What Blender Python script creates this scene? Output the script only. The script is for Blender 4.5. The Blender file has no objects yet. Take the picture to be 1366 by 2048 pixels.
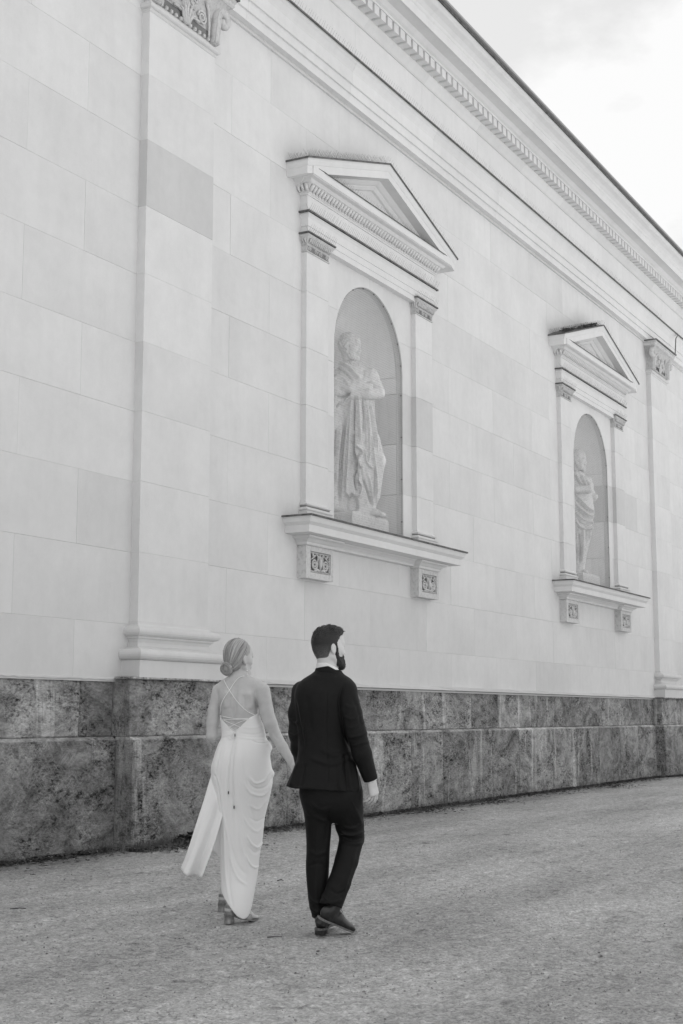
import bpy, math, random
import numpy as np
from mathutils import Vector

scene = bpy.context.scene
COL = scene.collection
rng = random.Random(7)
nrg = np.random.default_rng(11)

# ------------------------------------------------------------------ camera
PITCH = math.atan(406 / 2844.0)
AZ = math.atan(1557 / math.hypot(2844, 406))          # wall direction is this far right of the heading
CAM_D, CAM_H = 8.53, 1.28
cam_d = bpy.data.cameras.new('camera')
cam = bpy.data.objects.new('camera', cam_d)
COL.objects.link(cam)
cam_d.sensor_fit = 'VERTICAL'
cam_d.sensor_height = 36.0
cam_d.sensor_width = 24.0
cam_d.lens = 2844 / 2048 * 36.0
cam_d.clip_start = 0.05
cam_d.clip_end = 4000
cam.location = (0, -CAM_D, CAM_H)
HD = np.array([math.cos(AZ), math.sin(AZ), 0.0])       # camera heading on the ground
RT = np.array([math.sin(AZ), -math.cos(AZ), 0.0])      # camera right
cam.rotation_euler = (math.pi / 2 + PITCH, 0, math.atan2(HD[1], HD[0]) - math.pi / 2)
scene.camera = cam

# ------------------------------------------------------------------ sky, sun, exposure
SUN_DIR = np.array([-0.12, math.cos(math.radians(59)), math.sin(math.radians(59))])  # the sun stands behind the building: this side is in open shade, the square beyond is sunlit
SUN_DIR = SUN_DIR / np.linalg.norm(SUN_DIR)
SUN_EL = math.asin(SUN_DIR[2])
world = bpy.data.worlds.new('World')
scene.world = world
world.use_nodes = True
wn, wl = world.node_tree.nodes, world.node_tree.links
wn.clear()
w_out = wn.new('ShaderNodeOutputWorld')
w_bg = wn.new('ShaderNodeBackground')
w_bg.inputs['Strength'].default_value = 0.10
w_sky = wn.new('ShaderNodeTexSky')
w_sky.sky_type = 'NISHITA'
w_sky.sun_disc = False
w_sky.sun_elevation = SUN_EL
w_sky.sun_rotation = math.atan2(SUN_DIR[0], SUN_DIR[1])
w_sky.altitude = 500
w_sky.air_density = 1.0
w_sky.dust_density = 4.0
w_sky.ozone_density = 1.0
w_bw = wn.new('ShaderNodeRGBToBW')
w_tc = wn.new('ShaderNodeTexCoord')
w_map = wn.new('ShaderNodeMapping')
w_map.inputs['Location'].default_value = (0.37, 0.11, 0.91)
w_map.inputs['Scale'].default_value = (1.0, 1.0, 1.9)
w_no = wn.new('ShaderNodeTexNoise')
w_no.inputs['Scale'].default_value = 2.6
w_no.inputs['Detail'].default_value = 9
w_no.inputs['Roughness'].default_value = 0.58
w_ramp = wn.new('ShaderNodeValToRGB')
w_ramp.color_ramp.elements[0].position = 0.485
w_ramp.color_ramp.elements[0].color = (0.0, 0.0, 0.0, 1)
w_ramp.color_ramp.elements[1].position = 0.565
w_ramp.color_ramp.elements[1].color = (1, 1, 1, 1)
w_mul = wn.new('ShaderNodeMath')
w_mul.operation = 'MULTIPLY_ADD'                       # cloud cover = 0.72 + 0.28 * puffs
w_mul.inputs[1].default_value = 0.30
w_mul.inputs[2].default_value = 0.66
w_mix = wn.new('ShaderNodeMixRGB')
w_cl = wn.new('ShaderNodeRGB')
w_cl.outputs[0].default_value = (5.0, 5.0, 5.0, 1)  # thin bright cloud, in the sky texture's own units
wl.new(w_sky.outputs[0], w_bw.inputs[0])
wl.new(w_tc.outputs['Generated'], w_map.inputs['Vector'])
wl.new(w_map.outputs[0], w_no.inputs['Vector'])
wl.new(w_no.outputs['Fac'], w_ramp.inputs['Fac'])
wl.new(w_ramp.outputs['Color'], w_mul.inputs[0])
wl.new(w_mul.outputs[0], w_mix.inputs['Fac'])
wl.new(w_bw.outputs[0], w_mix.inputs['Color1'])
wl.new(w_cl.outputs[0], w_mix.inputs['Color2'])
wl.new(w_mix.outputs[0], w_bg.inputs['Color'])
wl.new(w_bg.outputs[0], w_out.inputs['Surface'])

sun_d = bpy.data.lights.new('sun', 'SUN')
sun_d.energy = 3.7
sun_d.angle = math.radians(0.6)
sun_d.color = (1, 1, 1)
sun = bpy.data.objects.new('sun', sun_d)
COL.objects.link(sun)
sun.rotation_euler = Vector(SUN_DIR).to_track_quat('Z', 'Y').to_euler()

vs = scene.view_settings
vs.view_transform = 'Standard'
vs.look = 'None'
vs.gamma = 1.0
vs.exposure = 1.0
vs.use_curve_mapping = False

# ------------------------------------------------------------------ object helpers
def link(o, parent=None):
    COL.objects.link(o)
    if parent is not None:
        o.parent = parent
    return o

def mesh(name, verts, faces, smooth=False):
    me = bpy.data.meshes.new(name)
    if isinstance(verts, np.ndarray):
        verts = verts.tolist()
    if isinstance(faces, np.ndarray):
        faces = faces.tolist()
    me.from_pydata(verts, [], faces)
    if smooth:
        me.polygons.foreach_set('use_smooth', np.ones(len(me.polygons), dtype=bool))
    me.update()
    return me

def obj(name, me, mat, parent=None, loc=None, color=None, label=None, kind=None):
    o = bpy.data.objects.new(name, me)
    if mat is not None and len(me.materials) == 0:
        me.materials.append(mat)
    link(o, parent)
    if loc is not None:
        o.location = loc
    if color is not None:
        o.color = (color, color, color, 1)
    if label:
        o['label'] = label
    if kind:
        o['kind'] = kind
    return o

def thing(name, label, cat, loc=(0, 0, 0), group=None):
    o = bpy.data.objects.new(name, None)
    link(o)
    o.empty_display_size = 0.2
    o.location = loc
    o['label'] = label
    o['category'] = cat
    if group:
        o['group'] = group
    return o

class MB:
    """collects boxes, prisms and tubes for one mesh"""
    def __init__(self):
        self.v, self.f = [], []
    def add(self, v, f):
        n = len(self.v)
        self.v += [tuple(p) for p in v]
        self.f += [tuple(i + n for i in q) for q in f]
    def box(self, x0, x1, y0, y1, z0, z1):
        v = [(x0, y0, z0), (x1, y0, z0), (x1, y1, z0), (x0, y1, z0), (x0, y0, z1), (x1, y0, z1), (x1, y1, z1), (x0, y1, z1)]
        self.add(v, [(0, 3, 2, 1), (4, 5, 6, 7), (0, 1, 5, 4), (1, 2, 6, 5), (2, 3, 7, 6), (3, 0, 4, 7)])
    def prism(self, poly, y0, y1, ch=0.0):
        """poly in (x,z), counter-clockwise seen from -y; front face at y0, optional front chamfer"""
        n = len(poly)
        if ch > 0:
            ins = inset(poly, ch)
            v = [(x, y0, z) for x, z in ins] + [(x, y0 + ch, z) for x, z in poly] + [(x, y1, z) for x, z in poly]
            f = [tuple(range(n)), tuple(reversed(range(2 * n, 3 * n)))]
            for i in range(n):
                j = (i + 1) % n
                f.append((i, n + i, n + j, j))
                f.append((n + i, 2 * n + i, 2 * n + j, n + j))
        else:
            v = [(x, y0, z) for x, z in poly] + [(x, y1, z) for x, z in poly]
            f = [tuple(range(n)), tuple(reversed(range(n, 2 * n)))]
            for i in range(n):
                j = (i + 1) % n
                f.append((i, n + i, n + j, j))
        self.add(v, f)
    def extrude_x(self, prof, x0, x1, m0=0.0, m1=0.0):
        """prof: list of (p, z) (p = projection towards -y). Mitred ends: x0 - p*m0, x1 + p*m1"""
        n = len(prof)
        v = [(x0 - p * m0, -p, z) for p, z in prof] + [(x1 + p * m1, -p, z) for p, z in prof]
        f = [(i, i + n, (i + 1) % n + n, (i + 1) % n) for i in range(n)]
        f += [tuple(range(n)), tuple(reversed(range(n, 2 * n)))]
        self.add(v, f)
    def tube(self, pts, r, seg=5, cap=True):
        pts = [Vector(p) for p in pts]
        n = len(pts)
        rr = r if hasattr(r, '__len__') else [r] * n
        vs_, fs_ = [], []
        t0 = (pts[1] - pts[0]).normalized()
        ref = Vector((0, 0, 1)) if abs(t0.z) < 0.9 else Vector((1, 0, 0))
        a = t0.cross(ref).normalized()
        for i in range(n):
            t = (pts[min(i + 1, n - 1)] - pts[max(i - 1, 0)]).normalized()
            a = (a - t * a.dot(t)).normalized()
            b = t.cross(a)
            for k in range(seg):
                th = 2 * math.pi * k / seg
                vs_.append(tuple(pts[i] + (a * math.cos(th) + b * math.sin(th)) * rr[i]))
        for i in range(n - 1):
            for k in range(seg):
                k2 = (k + 1) % seg
                fs_.append((i * seg + k, i * seg + k2, (i + 1) * seg + k2, (i + 1) * seg + k))
        if cap:
            fs_.append(tuple(reversed(range(seg))))
            fs_.append(tuple(range((n - 1) * seg, n * seg)))
        self.add(vs_, fs_)
    def mesh(self, name, smooth=False):
        return mesh(name, self.v, self.f, smooth)

def inset(poly, d):
    n = len(poly)
    out = []
    for i in range(n):
        p0, p1, p2 = Vector(poly[i - 1]), Vector(poly[i]), Vector(poly[(i + 1) % n])
        a, b = (p1 - p0), (p2 - p1)
        if a.length < 1e-6 or b.length < 1e-6:
            out.append(tuple(p1)); continue
        na, nb = Vector((-a.y, a.x)).normalized(), Vector((-b.y, b.x)).normalized()
        m = na + nb
        if m.length < 1e-4:
            out.append(tuple(p1 + na * d)); continue
        m.normalize()
        out.append(tuple(p1 + m * min(d / max(m.dot(na), 0.3), 2 * d)))
    return out

# ------------------------------------------------------------------ material helpers
class NT:
    def __init__(self, name):
        self.m = bpy.data.materials.new(name)
        self.m.use_nodes = True
        self.n, self.l = self.m.node_tree.nodes, self.m.node_tree.links
        self.b = self.n['Principled BSDF']
        self.g = self.n.new('ShaderNodeNewGeometry')
    def pos(self):
        return self.g.outputs['Position']
    def objco(self):
        t = self.n.new('ShaderNodeTexCoord')
        return t.outputs['Object']
    def mapping(self, src, scale=(1, 1, 1), rot=(0, 0, 0), loc=(0, 0, 0)):
        m = self.n.new('ShaderNodeMapping')
        m.inputs['Scale'].default_value = scale
        m.inputs['Rotation'].default_value = rot
        m.inputs['Location'].default_value = loc
        self.l.new(src, m.inputs['Vector'])
        return m.outputs[0]
    def noise(self, src, scale, detail=4, rough=0.55, lac=2.0, dist=0.0):
        t = self.n.new('ShaderNodeTexNoise')
        t.inputs['Scale'].default_value = scale
        t.inputs['Detail'].default_value = detail
        t.inputs['Roughness'].default_value = rough
        t.inputs['Lacunarity'].default_value = lac
        t.inputs['Distortion'].default_value = dist
        self.l.new(src, t.inputs['Vector'])
        return t.outputs['Fac']
    def voronoi(self, src, scale, feature='F1', out='Distance'):
        t = self.n.new('ShaderNodeTexVoronoi')
        t.inputs['Scale'].default_value = scale
        t.feature = feature
        self.l.new(src, t.inputs['Vector'])
        return t.outputs[out]
    def ramp(self, fac, stops):
        t = self.n.new('ShaderNodeValToRGB')
        e = t.color_ramp.elements
        while len(e) < len(stops):
            e.new(0.5)
        for el, (p, c) in zip(e, stops):
            el.position = p
            el.color = (c, c, c, 1)
        self.l.new(fac, t.inputs['Fac'])
        return t.outputs['Color']
    def math(self, op, a, b=None, c=None):
        t = self.n.new('ShaderNodeMath')
        t.operation = op
        for i, x in enumerate((a, b, c)):
            if x is None:
                continue
            if isinstance(x, (int, float)):
                t.inputs[i].default_value = x
            else:
                self.l.new(x, t.inputs[i])
        return t.outputs[0]
    def maprange(self, v, a, b, c, d):
        t = self.n.new('ShaderNodeMapRange')
        t.inputs[1].default_value = a; t.inputs[2].default_value = b
        t.inputs[3].default_value = c; t.inputs[4].default_value = d
        self.l.new(v, t.inputs[0])
        return t.outputs[0]
    def info(self, out):
        t = self.n.new('ShaderNodeObjectInfo')
        return t.outputs[out]
    def attr(self, name):
        t = self.n.new('ShaderNodeAttribute')
        t.attribute_name = name
        return t.outputs['Fac']
    def sep(self, v):
        t = self.n.new('ShaderNodeSeparateXYZ')
        self.l.new(v, t.inputs[0])
        return t.outputs
    def vadd(self, a, b, scale_b=1.0):
        t = self.n.new('ShaderNodeVectorMath')
        t.operation = 'MULTIPLY_ADD'
        s = self.n.new('ShaderNodeCombineXYZ')
        for i in range(3):
            if isinstance(b, (int, float)):
                s.inputs[i].default_value = b
            else:
                self.l.new(b, s.inputs[i])
        self.l.new(s.outputs[0], t.inputs[0])
        t.inputs[1].default_value = (scale_b, scale_b * 1.7, scale_b * 0.6)
        self.l.new(a, t.inputs[2])
        return t.outputs[0]
    def grey(self, v):
        if isinstance(v, (int, float)):
            self.b.inputs['Base Color'].default_value = (v, v, v, 1)
        else:
            self.l.new(v, self.b.inputs['Base Color'])
    def bump(self, h, strength=0.3, dist=0.01, prev=None):
        t = self.n.new('ShaderNodeBump')
        t.inputs['Strength'].default_value = strength
        t.inputs['Distance'].default_value = dist
        self.l.new(h, t.inputs['Height'])
        if prev is not None:
            self.l.new(prev, t.inputs['Normal'])
        self.l.new(t.outputs[0], self.b.inputs['Normal'])
        return t.outputs[0]
    def set(self, **k):
        names = {'rough': 'Roughness', 'spec': 'Specular IOR Level', 'metal': 'Metallic', 'sss': 'Subsurface Weight', 'sheen': 'Sheen Weight', 'trans': 'Transmission Weight', 'sheen_rough': 'Sheen Roughness', 'coat': 'Coat Weight'}
        for a, b in k.items():
            self.b.inputs[names[a]].default_value = b
        return self
MATS = {}

# ------------------------------------------------------------------ materials (the photograph is black and white: all greys)
def mat_limestone(name, base=0.70, mott=0.07, grime=0.0):
    t = NT(name)
    p = t.vadd(t.pos(), t.info('Random'), 7.0)
    a = t.noise(t.mapping(p, (1, 1, 1)), 1.1, 5, 0.6)
    b = t.noise(p, 9.0, 5, 0.65)
    c = t.noise(t.mapping(p, (1.6, 1.6, 0.22)), 4.0, 4, 0.6)
    g = t.noise(p, 120, 2, 0.5)
    v = t.maprange(a, 0.3, 0.7, base - mott * 0.6, base + mott * 0.5)
    v = t.math('ADD', v, t.maprange(b, 0.3, 0.7, -0.016, 0.016))
    v = t.math('ADD', v, t.maprange(c, 0.45, 0.8, 0.008, -0.025))
    v = t.math('ADD', v, t.maprange(g, 0.3, 0.7, -0.012, 0.012))
    if grime > 0:
        d = t.noise(p, 22, 4, 0.7)
        v = t.math('ADD', v, t.maprange(d, 0.48, 0.72, 0.0, -grime))
    oc = t.sep(t.info('Color'))
    v = t.math('MULTIPLY', v, oc[0])
    t.grey(v)
    h = t.noise(p, 60, 4, 0.65)
    t.bump(h, 0.12, 0.006)
    t.set(rough=0.88, spec=0.25)
    return t.m
MATS['wall'] = mat_limestone('pale_limestone')
MATS['niche'] = mat_limestone('niche_limestone', 0.86, 0.04)
MATS['trim'] = mat_limestone('dressed_limestone', 0.72, 0.045)
MATS['carved'] = mat_limestone('weathered_carving', 0.55, 0.07, 0.16)
MATS['statue'] = mat_limestone('statue_marble', 0.76, 0.06, 0.18)
MATS['mortar'] = mat_limestone('mortar', 0.66, 0.04)
MATS['dark_stone'] = mat_limestone('dark_recess', 0.20, 0.05)  # one dark grey for carving grounds, base hollows and joint backing

t = NT('lead_flashing')
n = t.noise(t.pos(), 14, 4, 0.7)
t.grey(t.maprange(n, 0.35, 0.7, 0.06, 0.19))
t.set(rough=0.65, spec=0.3)
MATS['lead'] = t.m

t = NT('galvanised_gutter')
t.grey(0.34)
t.set(rough=0.5, spec=0.5)
MATS['gutter'] = t.m

t = NT('spike_wire')
t.grey(0.16)
t.set(rough=0.5)
MATS['spike'] = t.m

t = NT('net_cord')
t.grey(0.22)
t.set(rough=0.8)
MATS['net'] = t.m

def mat_plinth(name, hatch=False):
    t = NT(name)
    p = t.vadd(t.pos(), t.info('Random'), 11.0)
    bl1 = t.noise(t.mapping(p, (0.50, 1, 0.80)), 2.8, 7, 0.72, dist=1.2)     # damp and dry patches
    bl2 = t.noise(t.mapping(p, (0.48, 1, 0.85)), 9.0, 8, 0.82, dist=0.5)
    spk = t.noise(t.mapping(p, (0.5, 1, 1)), 52.0, 4, 0.78)
    pit = t.noise(t.mapping(p, (0.55, 1, 0.9)), 24.0, 3, 0.6)
    stk = t.noise(t.mapping(p, (2.4, 2.4, 0.40)), 1.3, 5, 0.6, dist=0.7)
    lime = t.noise(t.mapping(p, (2.0, 2.0, 0.22)), 1.2, 5, 0.68, dist=0.8)
    worn = t.maprange(t.noise(p, 1.9, 4, 0.6, dist=0.4), 0.42, 0.58, 0.35, 1.0)
    v = t.maprange(bl1, 0.36, 0.64, 0.15, 0.45)
    v = t.math('ADD', v, t.maprange(bl2, 0.28, 0.72, -0.15, 0.16))
    v = t.math('MULTIPLY', v, t.maprange(stk, 0.36, 0.64, 1.10, 0.86))
    v = t.math('ADD', v, t.math('MULTIPLY', t.maprange(spk, 0.30, 0.70, -0.22, 0.24), worn))
    v = t.math('ADD', v, t.math('MULTIPLY', t.maprange(pit, 0.56, 0.64, 0.0, -0.16), worn))
    v = t.math('ADD', v, t.maprange(lime, 0.58, 0.64, 0.0, 0.20))       # pale drips
    if hatch:
        hm = t.maprange(t.noise(p, 1.5, 3, 0.5), 0.40, 0.52, 0.0, 1.0)
        for ang in (42, -48):
            h1 = t.noise(t.mapping(t.mapping(p, (1, 1, 1), (0, math.radians(ang), 0)), (5.0, 5.0, 44.0)), 1.0, 4, 0.7, dist=0.6)
            v = t.math('ADD', v, t.math('MULTIPLY', t.maprange(h1, 0.50, 0.66, -0.02, 0.14), t.math('MULTIPLY', hm, t.maprange(bl2, 0.4, 0.6, 0.2, 1.0))))
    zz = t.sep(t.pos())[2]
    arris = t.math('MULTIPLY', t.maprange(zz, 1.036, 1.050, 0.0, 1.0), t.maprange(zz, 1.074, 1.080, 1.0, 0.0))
    v = t.math('ADD', v, t.math('MULTIPLY', arris, t.maprange(bl2, 0.35, 0.6, 0.08, 0.30)))      # paler band along the edge of the ledge
    oc = t.sep(t.info('Color'))
    v = t.math('MULTIPLY', v, oc[0])
    v = t.math('MAXIMUM', v, 0.03)
    t.grey(v)
    h = t.math('ADD', t.math('MULTIPLY', spk, 0.6), t.math('SUBTRACT', bl2, t.math('MULTIPLY', t.maprange(pit, 0.54, 0.66, 0.0, 0.5), worn)))
    t.bump(h, 0.9, 0.03)
    t.set(rough=0.92, spec=0.2)
    return t.m
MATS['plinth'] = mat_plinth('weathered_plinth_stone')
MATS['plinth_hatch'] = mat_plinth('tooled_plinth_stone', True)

t = NT('fine_gravel')
p = t.pos()
big = t.noise(p, 0.5, 5, 0.6)
path = t.noise(t.mapping(p, (0.25, 1.1, 1)), 0.9, 6, 0.68, dist=0.3)
mid = t.noise(p, 5.0, 7, 0.78)
cl = t.noise(p, 15.0, 5, 0.78)
fin = t.noise(p, 48.0, 5, 0.8)
v = t.maprange(big, 0.3, 0.7, 0.45, 0.50)
v = t.math('ADD', v, t.maprange(path, 0.36, 0.66, -0.08, 0.13))
v = t.math('ADD', v, t.maprange(mid, 0.3, 0.7, -0.07, 0.07))
blo = t.noise(t.mapping(p, (1, 1, 1)), 2.2, 5, 0.7, dist=0.5)
spot = t.noise(p, 9.0, 4, 0.7)
v = t.math('MULTIPLY', v, t.math('SUBTRACT', 1.0, t.math('MULTIPLY', t.maprange(blo, 0.5, 0.62, 0.0, 1.0), t.maprange(spot, 0.52, 0.62, 0.0, 0.38))))   # scuffed darker patches
v = t.math('MULTIPLY', v, t.maprange(cl, 0.28, 0.72, 0.60, 1.32))
v = t.math('MULTIPLY', v, t.maprange(fin, 0.28, 0.72, 0.42, 1.52))
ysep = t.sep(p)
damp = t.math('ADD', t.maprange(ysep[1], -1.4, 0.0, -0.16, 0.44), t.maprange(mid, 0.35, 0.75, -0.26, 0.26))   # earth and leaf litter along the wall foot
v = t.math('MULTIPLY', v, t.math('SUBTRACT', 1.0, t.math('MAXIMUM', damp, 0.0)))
t.grey(v)
b1 = t.bump(cl, 0.35, 0.03)
b2 = t.bump(fin, 0.8, 0.014, b1)
t.set(rough=0.95, spec=0.12)
MATS['gravel'] = t.m

t = NT('pale_plaza_gravel')
t.grey(t.maprange(t.noise(t.pos(), 3.0, 5, 0.7), 0.3, 0.7, 0.42, 0.48))
t.set(rough=0.95, spec=0.1)
MATS['plaza'] = t.m

t = NT('pebble')
r = t.noise(t.pos(), 31.0, 2, 0.5)
t.grey(t.ramp(r, [(0.30, 0.09), (0.40, 0.24), (0.55, 0.36), (0.70, 0.52)]))
t.set(rough=0.9, spec=0.2)
MATS['pebble'] = t.m

t = NT('dry_leaf')
r = t.noise(t.pos(), 9.0, 2, 0.5)
t.grey(t.maprange(r, 0.3, 0.7, 0.03, 0.16))
t.set(rough=0.8, spec=0.2)
MATS['litter'] = t.m

t = NT('weed_leaf')
r = t.noise(t.pos(), 17.0, 3, 0.6)
t.grey(t.maprange(r, 0.3, 0.7, 0.06, 0.19))
t.set(rough=0.55, spec=0.4)
MATS['weed'] = t.m

# --- clothes, skin, hair
t = NT('wool_suit')
w = t.noise(t.objco(), 900, 2, 0.6)
w2 = t.noise(t.objco(), 18, 4, 0.6)
t.grey(t.math('ADD', t.maprange(w, 0.3, 0.7, 0.004, 0.009), t.maprange(w2, 0.3, 0.7, -0.001, 0.0015)))
t.bump(w, 0.25, 0.002)
t.set(rough=0.65, spec=0.22)
MATS['suit'] = t.m

t = NT('white_crepe')
w = t.noise(t.objco(), 700, 2, 0.5)
t.grey(t.maprange(w, 0.3, 0.7, 0.88, 0.91))
t.bump(t.noise(t.objco(), 30, 4, 0.6), 0.08, 0.01)
t.set(rough=0.55, spec=0.3, sheen=0.15)
MATS['dress'] = t.m

t = NT('white_shirt')
t.grey(0.80)
t.set(rough=0.7)
MATS['shirt'] = t.m

def mat_skin(name, v0):
    t = NT(name)
    r = t.noise(t.objco(), 9, 5, 0.65)
    r2 = t.noise(t.objco(), 160, 3, 0.6)
    t.grey(t.math('ADD', t.maprange(r, 0.3, 0.7, v0 - 0.06, v0 + 0.05), t.maprange(r2, 0.3, 0.7, -0.012, 0.012)))
    t.bump(r2, 0.12, 0.003)
    t.set(rough=0.48, spec=0.4, sss=0.12)
    t.b.inputs['Subsurface Radius'].default_value = (0.008, 0.008, 0.008)
    return t.m
MATS['skin_w'] = mat_skin('fair_skin', 0.56)
MATS['skin_m'] = mat_skin('light_skin', 0.62)

def mat_hair(name, lo, hi, rough=0.42, scale=90):
    t = NT(name)
    st = t.attr('strand')
    cmb = t.n.new('ShaderNodeCombineXYZ')
    t.l.new(st, cmb.inputs[0])
    pz = t.sep(t.objco())
    t.l.new(t.math('MULTIPLY', t.attr('along'), 0.12), cmb.inputs[1])
    r = t.noise(cmb.outputs[0], scale, 2, 0.6)
    rb = t.noise(cmb.outputs[0], scale * 0.17, 2, 0.5)
    v = t.math('ADD', t.math('MULTIPLY', r, 0.6), t.math('MULTIPLY', rb, 0.4))
    c = t.maprange(v, 0.34, 0.66, lo, hi)
    fd = t.attr('fade')                                       # clipped short: scalp shows through
    c = t.math('ADD', c, t.math('MULTIPLY', t.math('MULTIPLY', fd, t.maprange(t.noise(t.objco(), 220, 3, 0.7), 0.35, 0.65, 0.3, 1.0)), 0.17))
    t.grey(c)
    t.bump(r, 0.55, 0.006)
    t.set(rough=rough, spec=0.45)
    return t.m
MATS['blonde'] = mat_hair('blonde_hair', 0.08, 0.60, 0.34)
MATS['dark_hair'] = mat_hair('dark_hair', 0.006, 0.030, 0.5)

t = NT('beard_hair')
r = t.noise(t.objco(), 260, 3, 0.7)
t.grey(t.maprange(r, 0.3, 0.7, 0.008, 0.05))
t.bump(r, 0.9, 0.004)
t.set(rough=0.6, spec=0.3)
MATS['beard'] = t.m

t = NT('black_leather')
r = t.noise(t.objco(), 40, 4, 0.6)
t.grey(t.maprange(r, 0.3, 0.7, 0.012, 0.035))
t.bump(r, 0.15, 0.004)
t.set(rough=0.33, spec=0.5)
MATS['leather'] = t.m

t = NT('shoe_sole')
r = t.noise(t.objco(), 60, 3, 0.6)
t.grey(t.maprange(r, 0.3, 0.7, 0.10, 0.26))
t.set(rough=0.8)
MATS['sole'] = t.m

t = NT('metallic_sandal')
r = t.noise(t.objco(), 50, 3, 0.6)
t.grey(t.maprange(r, 0.3, 0.7, 0.22, 0.32))
t.set(rough=0.32, spec=0.6, metal=0.35)
MATS['sandal'] = t.m

t = NT('pearl')
t.grey(0.75)
t.set(rough=0.25, spec=0.6)
MATS['pearl'] = t.m

t = NT('dark_metal_tip')
t.grey(0.05)
t.set(rough=0.35, metal=0.4)
MATS['tip'] = t.m

t = NT('horn_button')
t.grey(0.09)
t.set(rough=0.3, spec=0.6)
MATS['button'] = t.m

# ------------------------------------------------------------------ ground
GX, GY = 1500.0, 1500.0
g = MB()
g.add([(-GX, -GY, -0.014), (GX, -GY, -0.014), (GX, GY, -0.014), (-GX, GY, -0.014)], [(0, 1, 2, 3)])
gravel = obj('ground', g.mesh('ground'), MATS['gravel'], kind='structure')

# the trodden gravel surface itself, with its grain as relief
def vnoise(x, y, scale, seed):
    r = np.random.default_rng(seed)
    G = r.random((256, 256)).astype(np.float32)
    u, v = x * scale, y * scale
    i, j = np.floor(u).astype(int), np.floor(v).astype(int)
    a, b = u - i, v - j
    a, b = a * a * (3 - 2 * a), b * b * (3 - 2 * b)
    g_ = lambda di, dj: G[(i + di) % 256, (j + dj) % 256]
    return (g_(0, 0) * (1 - a) + g_(1, 0) * a) * (1 - b) + (g_(0, 1) * (1 - a) + g_(1, 1) * a) * b - 0.5
nr, nc = 620, 430
dd = 4.6 * (36.0 / 4.6) ** np.linspace(0, 1, nr)
tt = np.linspace(-0.36, 0.40, nc)
Dg, Tg = np.meshgrid(dd, tt, indexing='ij')
PX = HD[0] * Dg + RT[0] * Tg * Dg
PY = -CAM_D + HD[1] * Dg + RT[1] * Tg * Dg
PZ = 0.010 * vnoise(PX, PY, 28.0, 1) + 0.010 * vnoise(PX + 3, PY, 13.0, 2) + 0.010 * vnoise(PX, PY + 5, 4.0, 3) + 0.012 * vnoise(PX, PY, 0.9, 4) + 0.006 * vnoise(PX, PY, 55.0, 5) + 0.0015
keep = PY < 0.12
idx = np.arange(nr * nc).reshape(nr, nc)
q4 = np.stack([idx[:-1, :-1], idx[:-1, 1:], idx[1:, 1:], idx[1:, :-1]], -1).reshape(-1, 4)
kk = (keep[:-1, :-1] & keep[1:, 1:] & keep[1:, :-1] & keep[:-1, 1:]).reshape(-1)
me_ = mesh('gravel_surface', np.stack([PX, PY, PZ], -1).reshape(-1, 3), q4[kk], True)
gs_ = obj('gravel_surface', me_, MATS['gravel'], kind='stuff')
gs_['label'] = 'trodden fine gravel surface of the path along the wall'
gs_['category'] = 'gravel'

# open square beyond the path, unseen, added pale to bounce light onto the wall
g = MB()
g.add([(-90, -95, 0.004), (130, -95, 0.004), (130, -7.4, 0.004), (-90, -7.4, 0.004)], [(0, 1, 2, 3)])
obj('plaza', g.mesh('plaza'), MATS['plaza'], kind='structure')

# ------------------------------------------------------------------ building
W = 0.03                       # wall plane (y); the lower plinth course stands at y = 0
X0, X1 = 4.48, 36.6            # length that is built
Z0C, CH, BL = 2.168, 0.7175, 1.73
NICHES = (16.595, 25.795)
NR, NF, NS = 1.0, 3.603, 5.99  # niche radius, floor, springing
PIL = ((11.39, 12.62), (29.70, 30.93))
PTOP = 1.63
GAP = 0.0008

bld = thing('museum_building', 'pale limestone museum wall with statue niches, pilasters and dark rough plinth', 'building', (0, 0, 0))

def prand(a, b):
    return a + (b - a) * rng.random()

def arc(cx, z0, z1, side, n=10):
    """points on the niche edge from z0 to z1 (z1 may be the apex)"""
    out = []
    for i in range(n + 1):
        z = z0 + (z1 - z0) * i / n
        if z1 >= NS + NR - 1e-4:                   # even steps of angle when running into the apex
            a0 = math.asin(max(0, min(1, (z0 - NS) / NR)))
            a = a0 + (math.pi / 2 - a0) * i / n
            out.append((cx + side * NR * math.cos(a), NS + NR * math.sin(a)))
        else:
            h = max(0.0, z - NS)
            out.append((cx + side * math.sqrt(max(0, NR * NR - h * h)), z))
    return out

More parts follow.
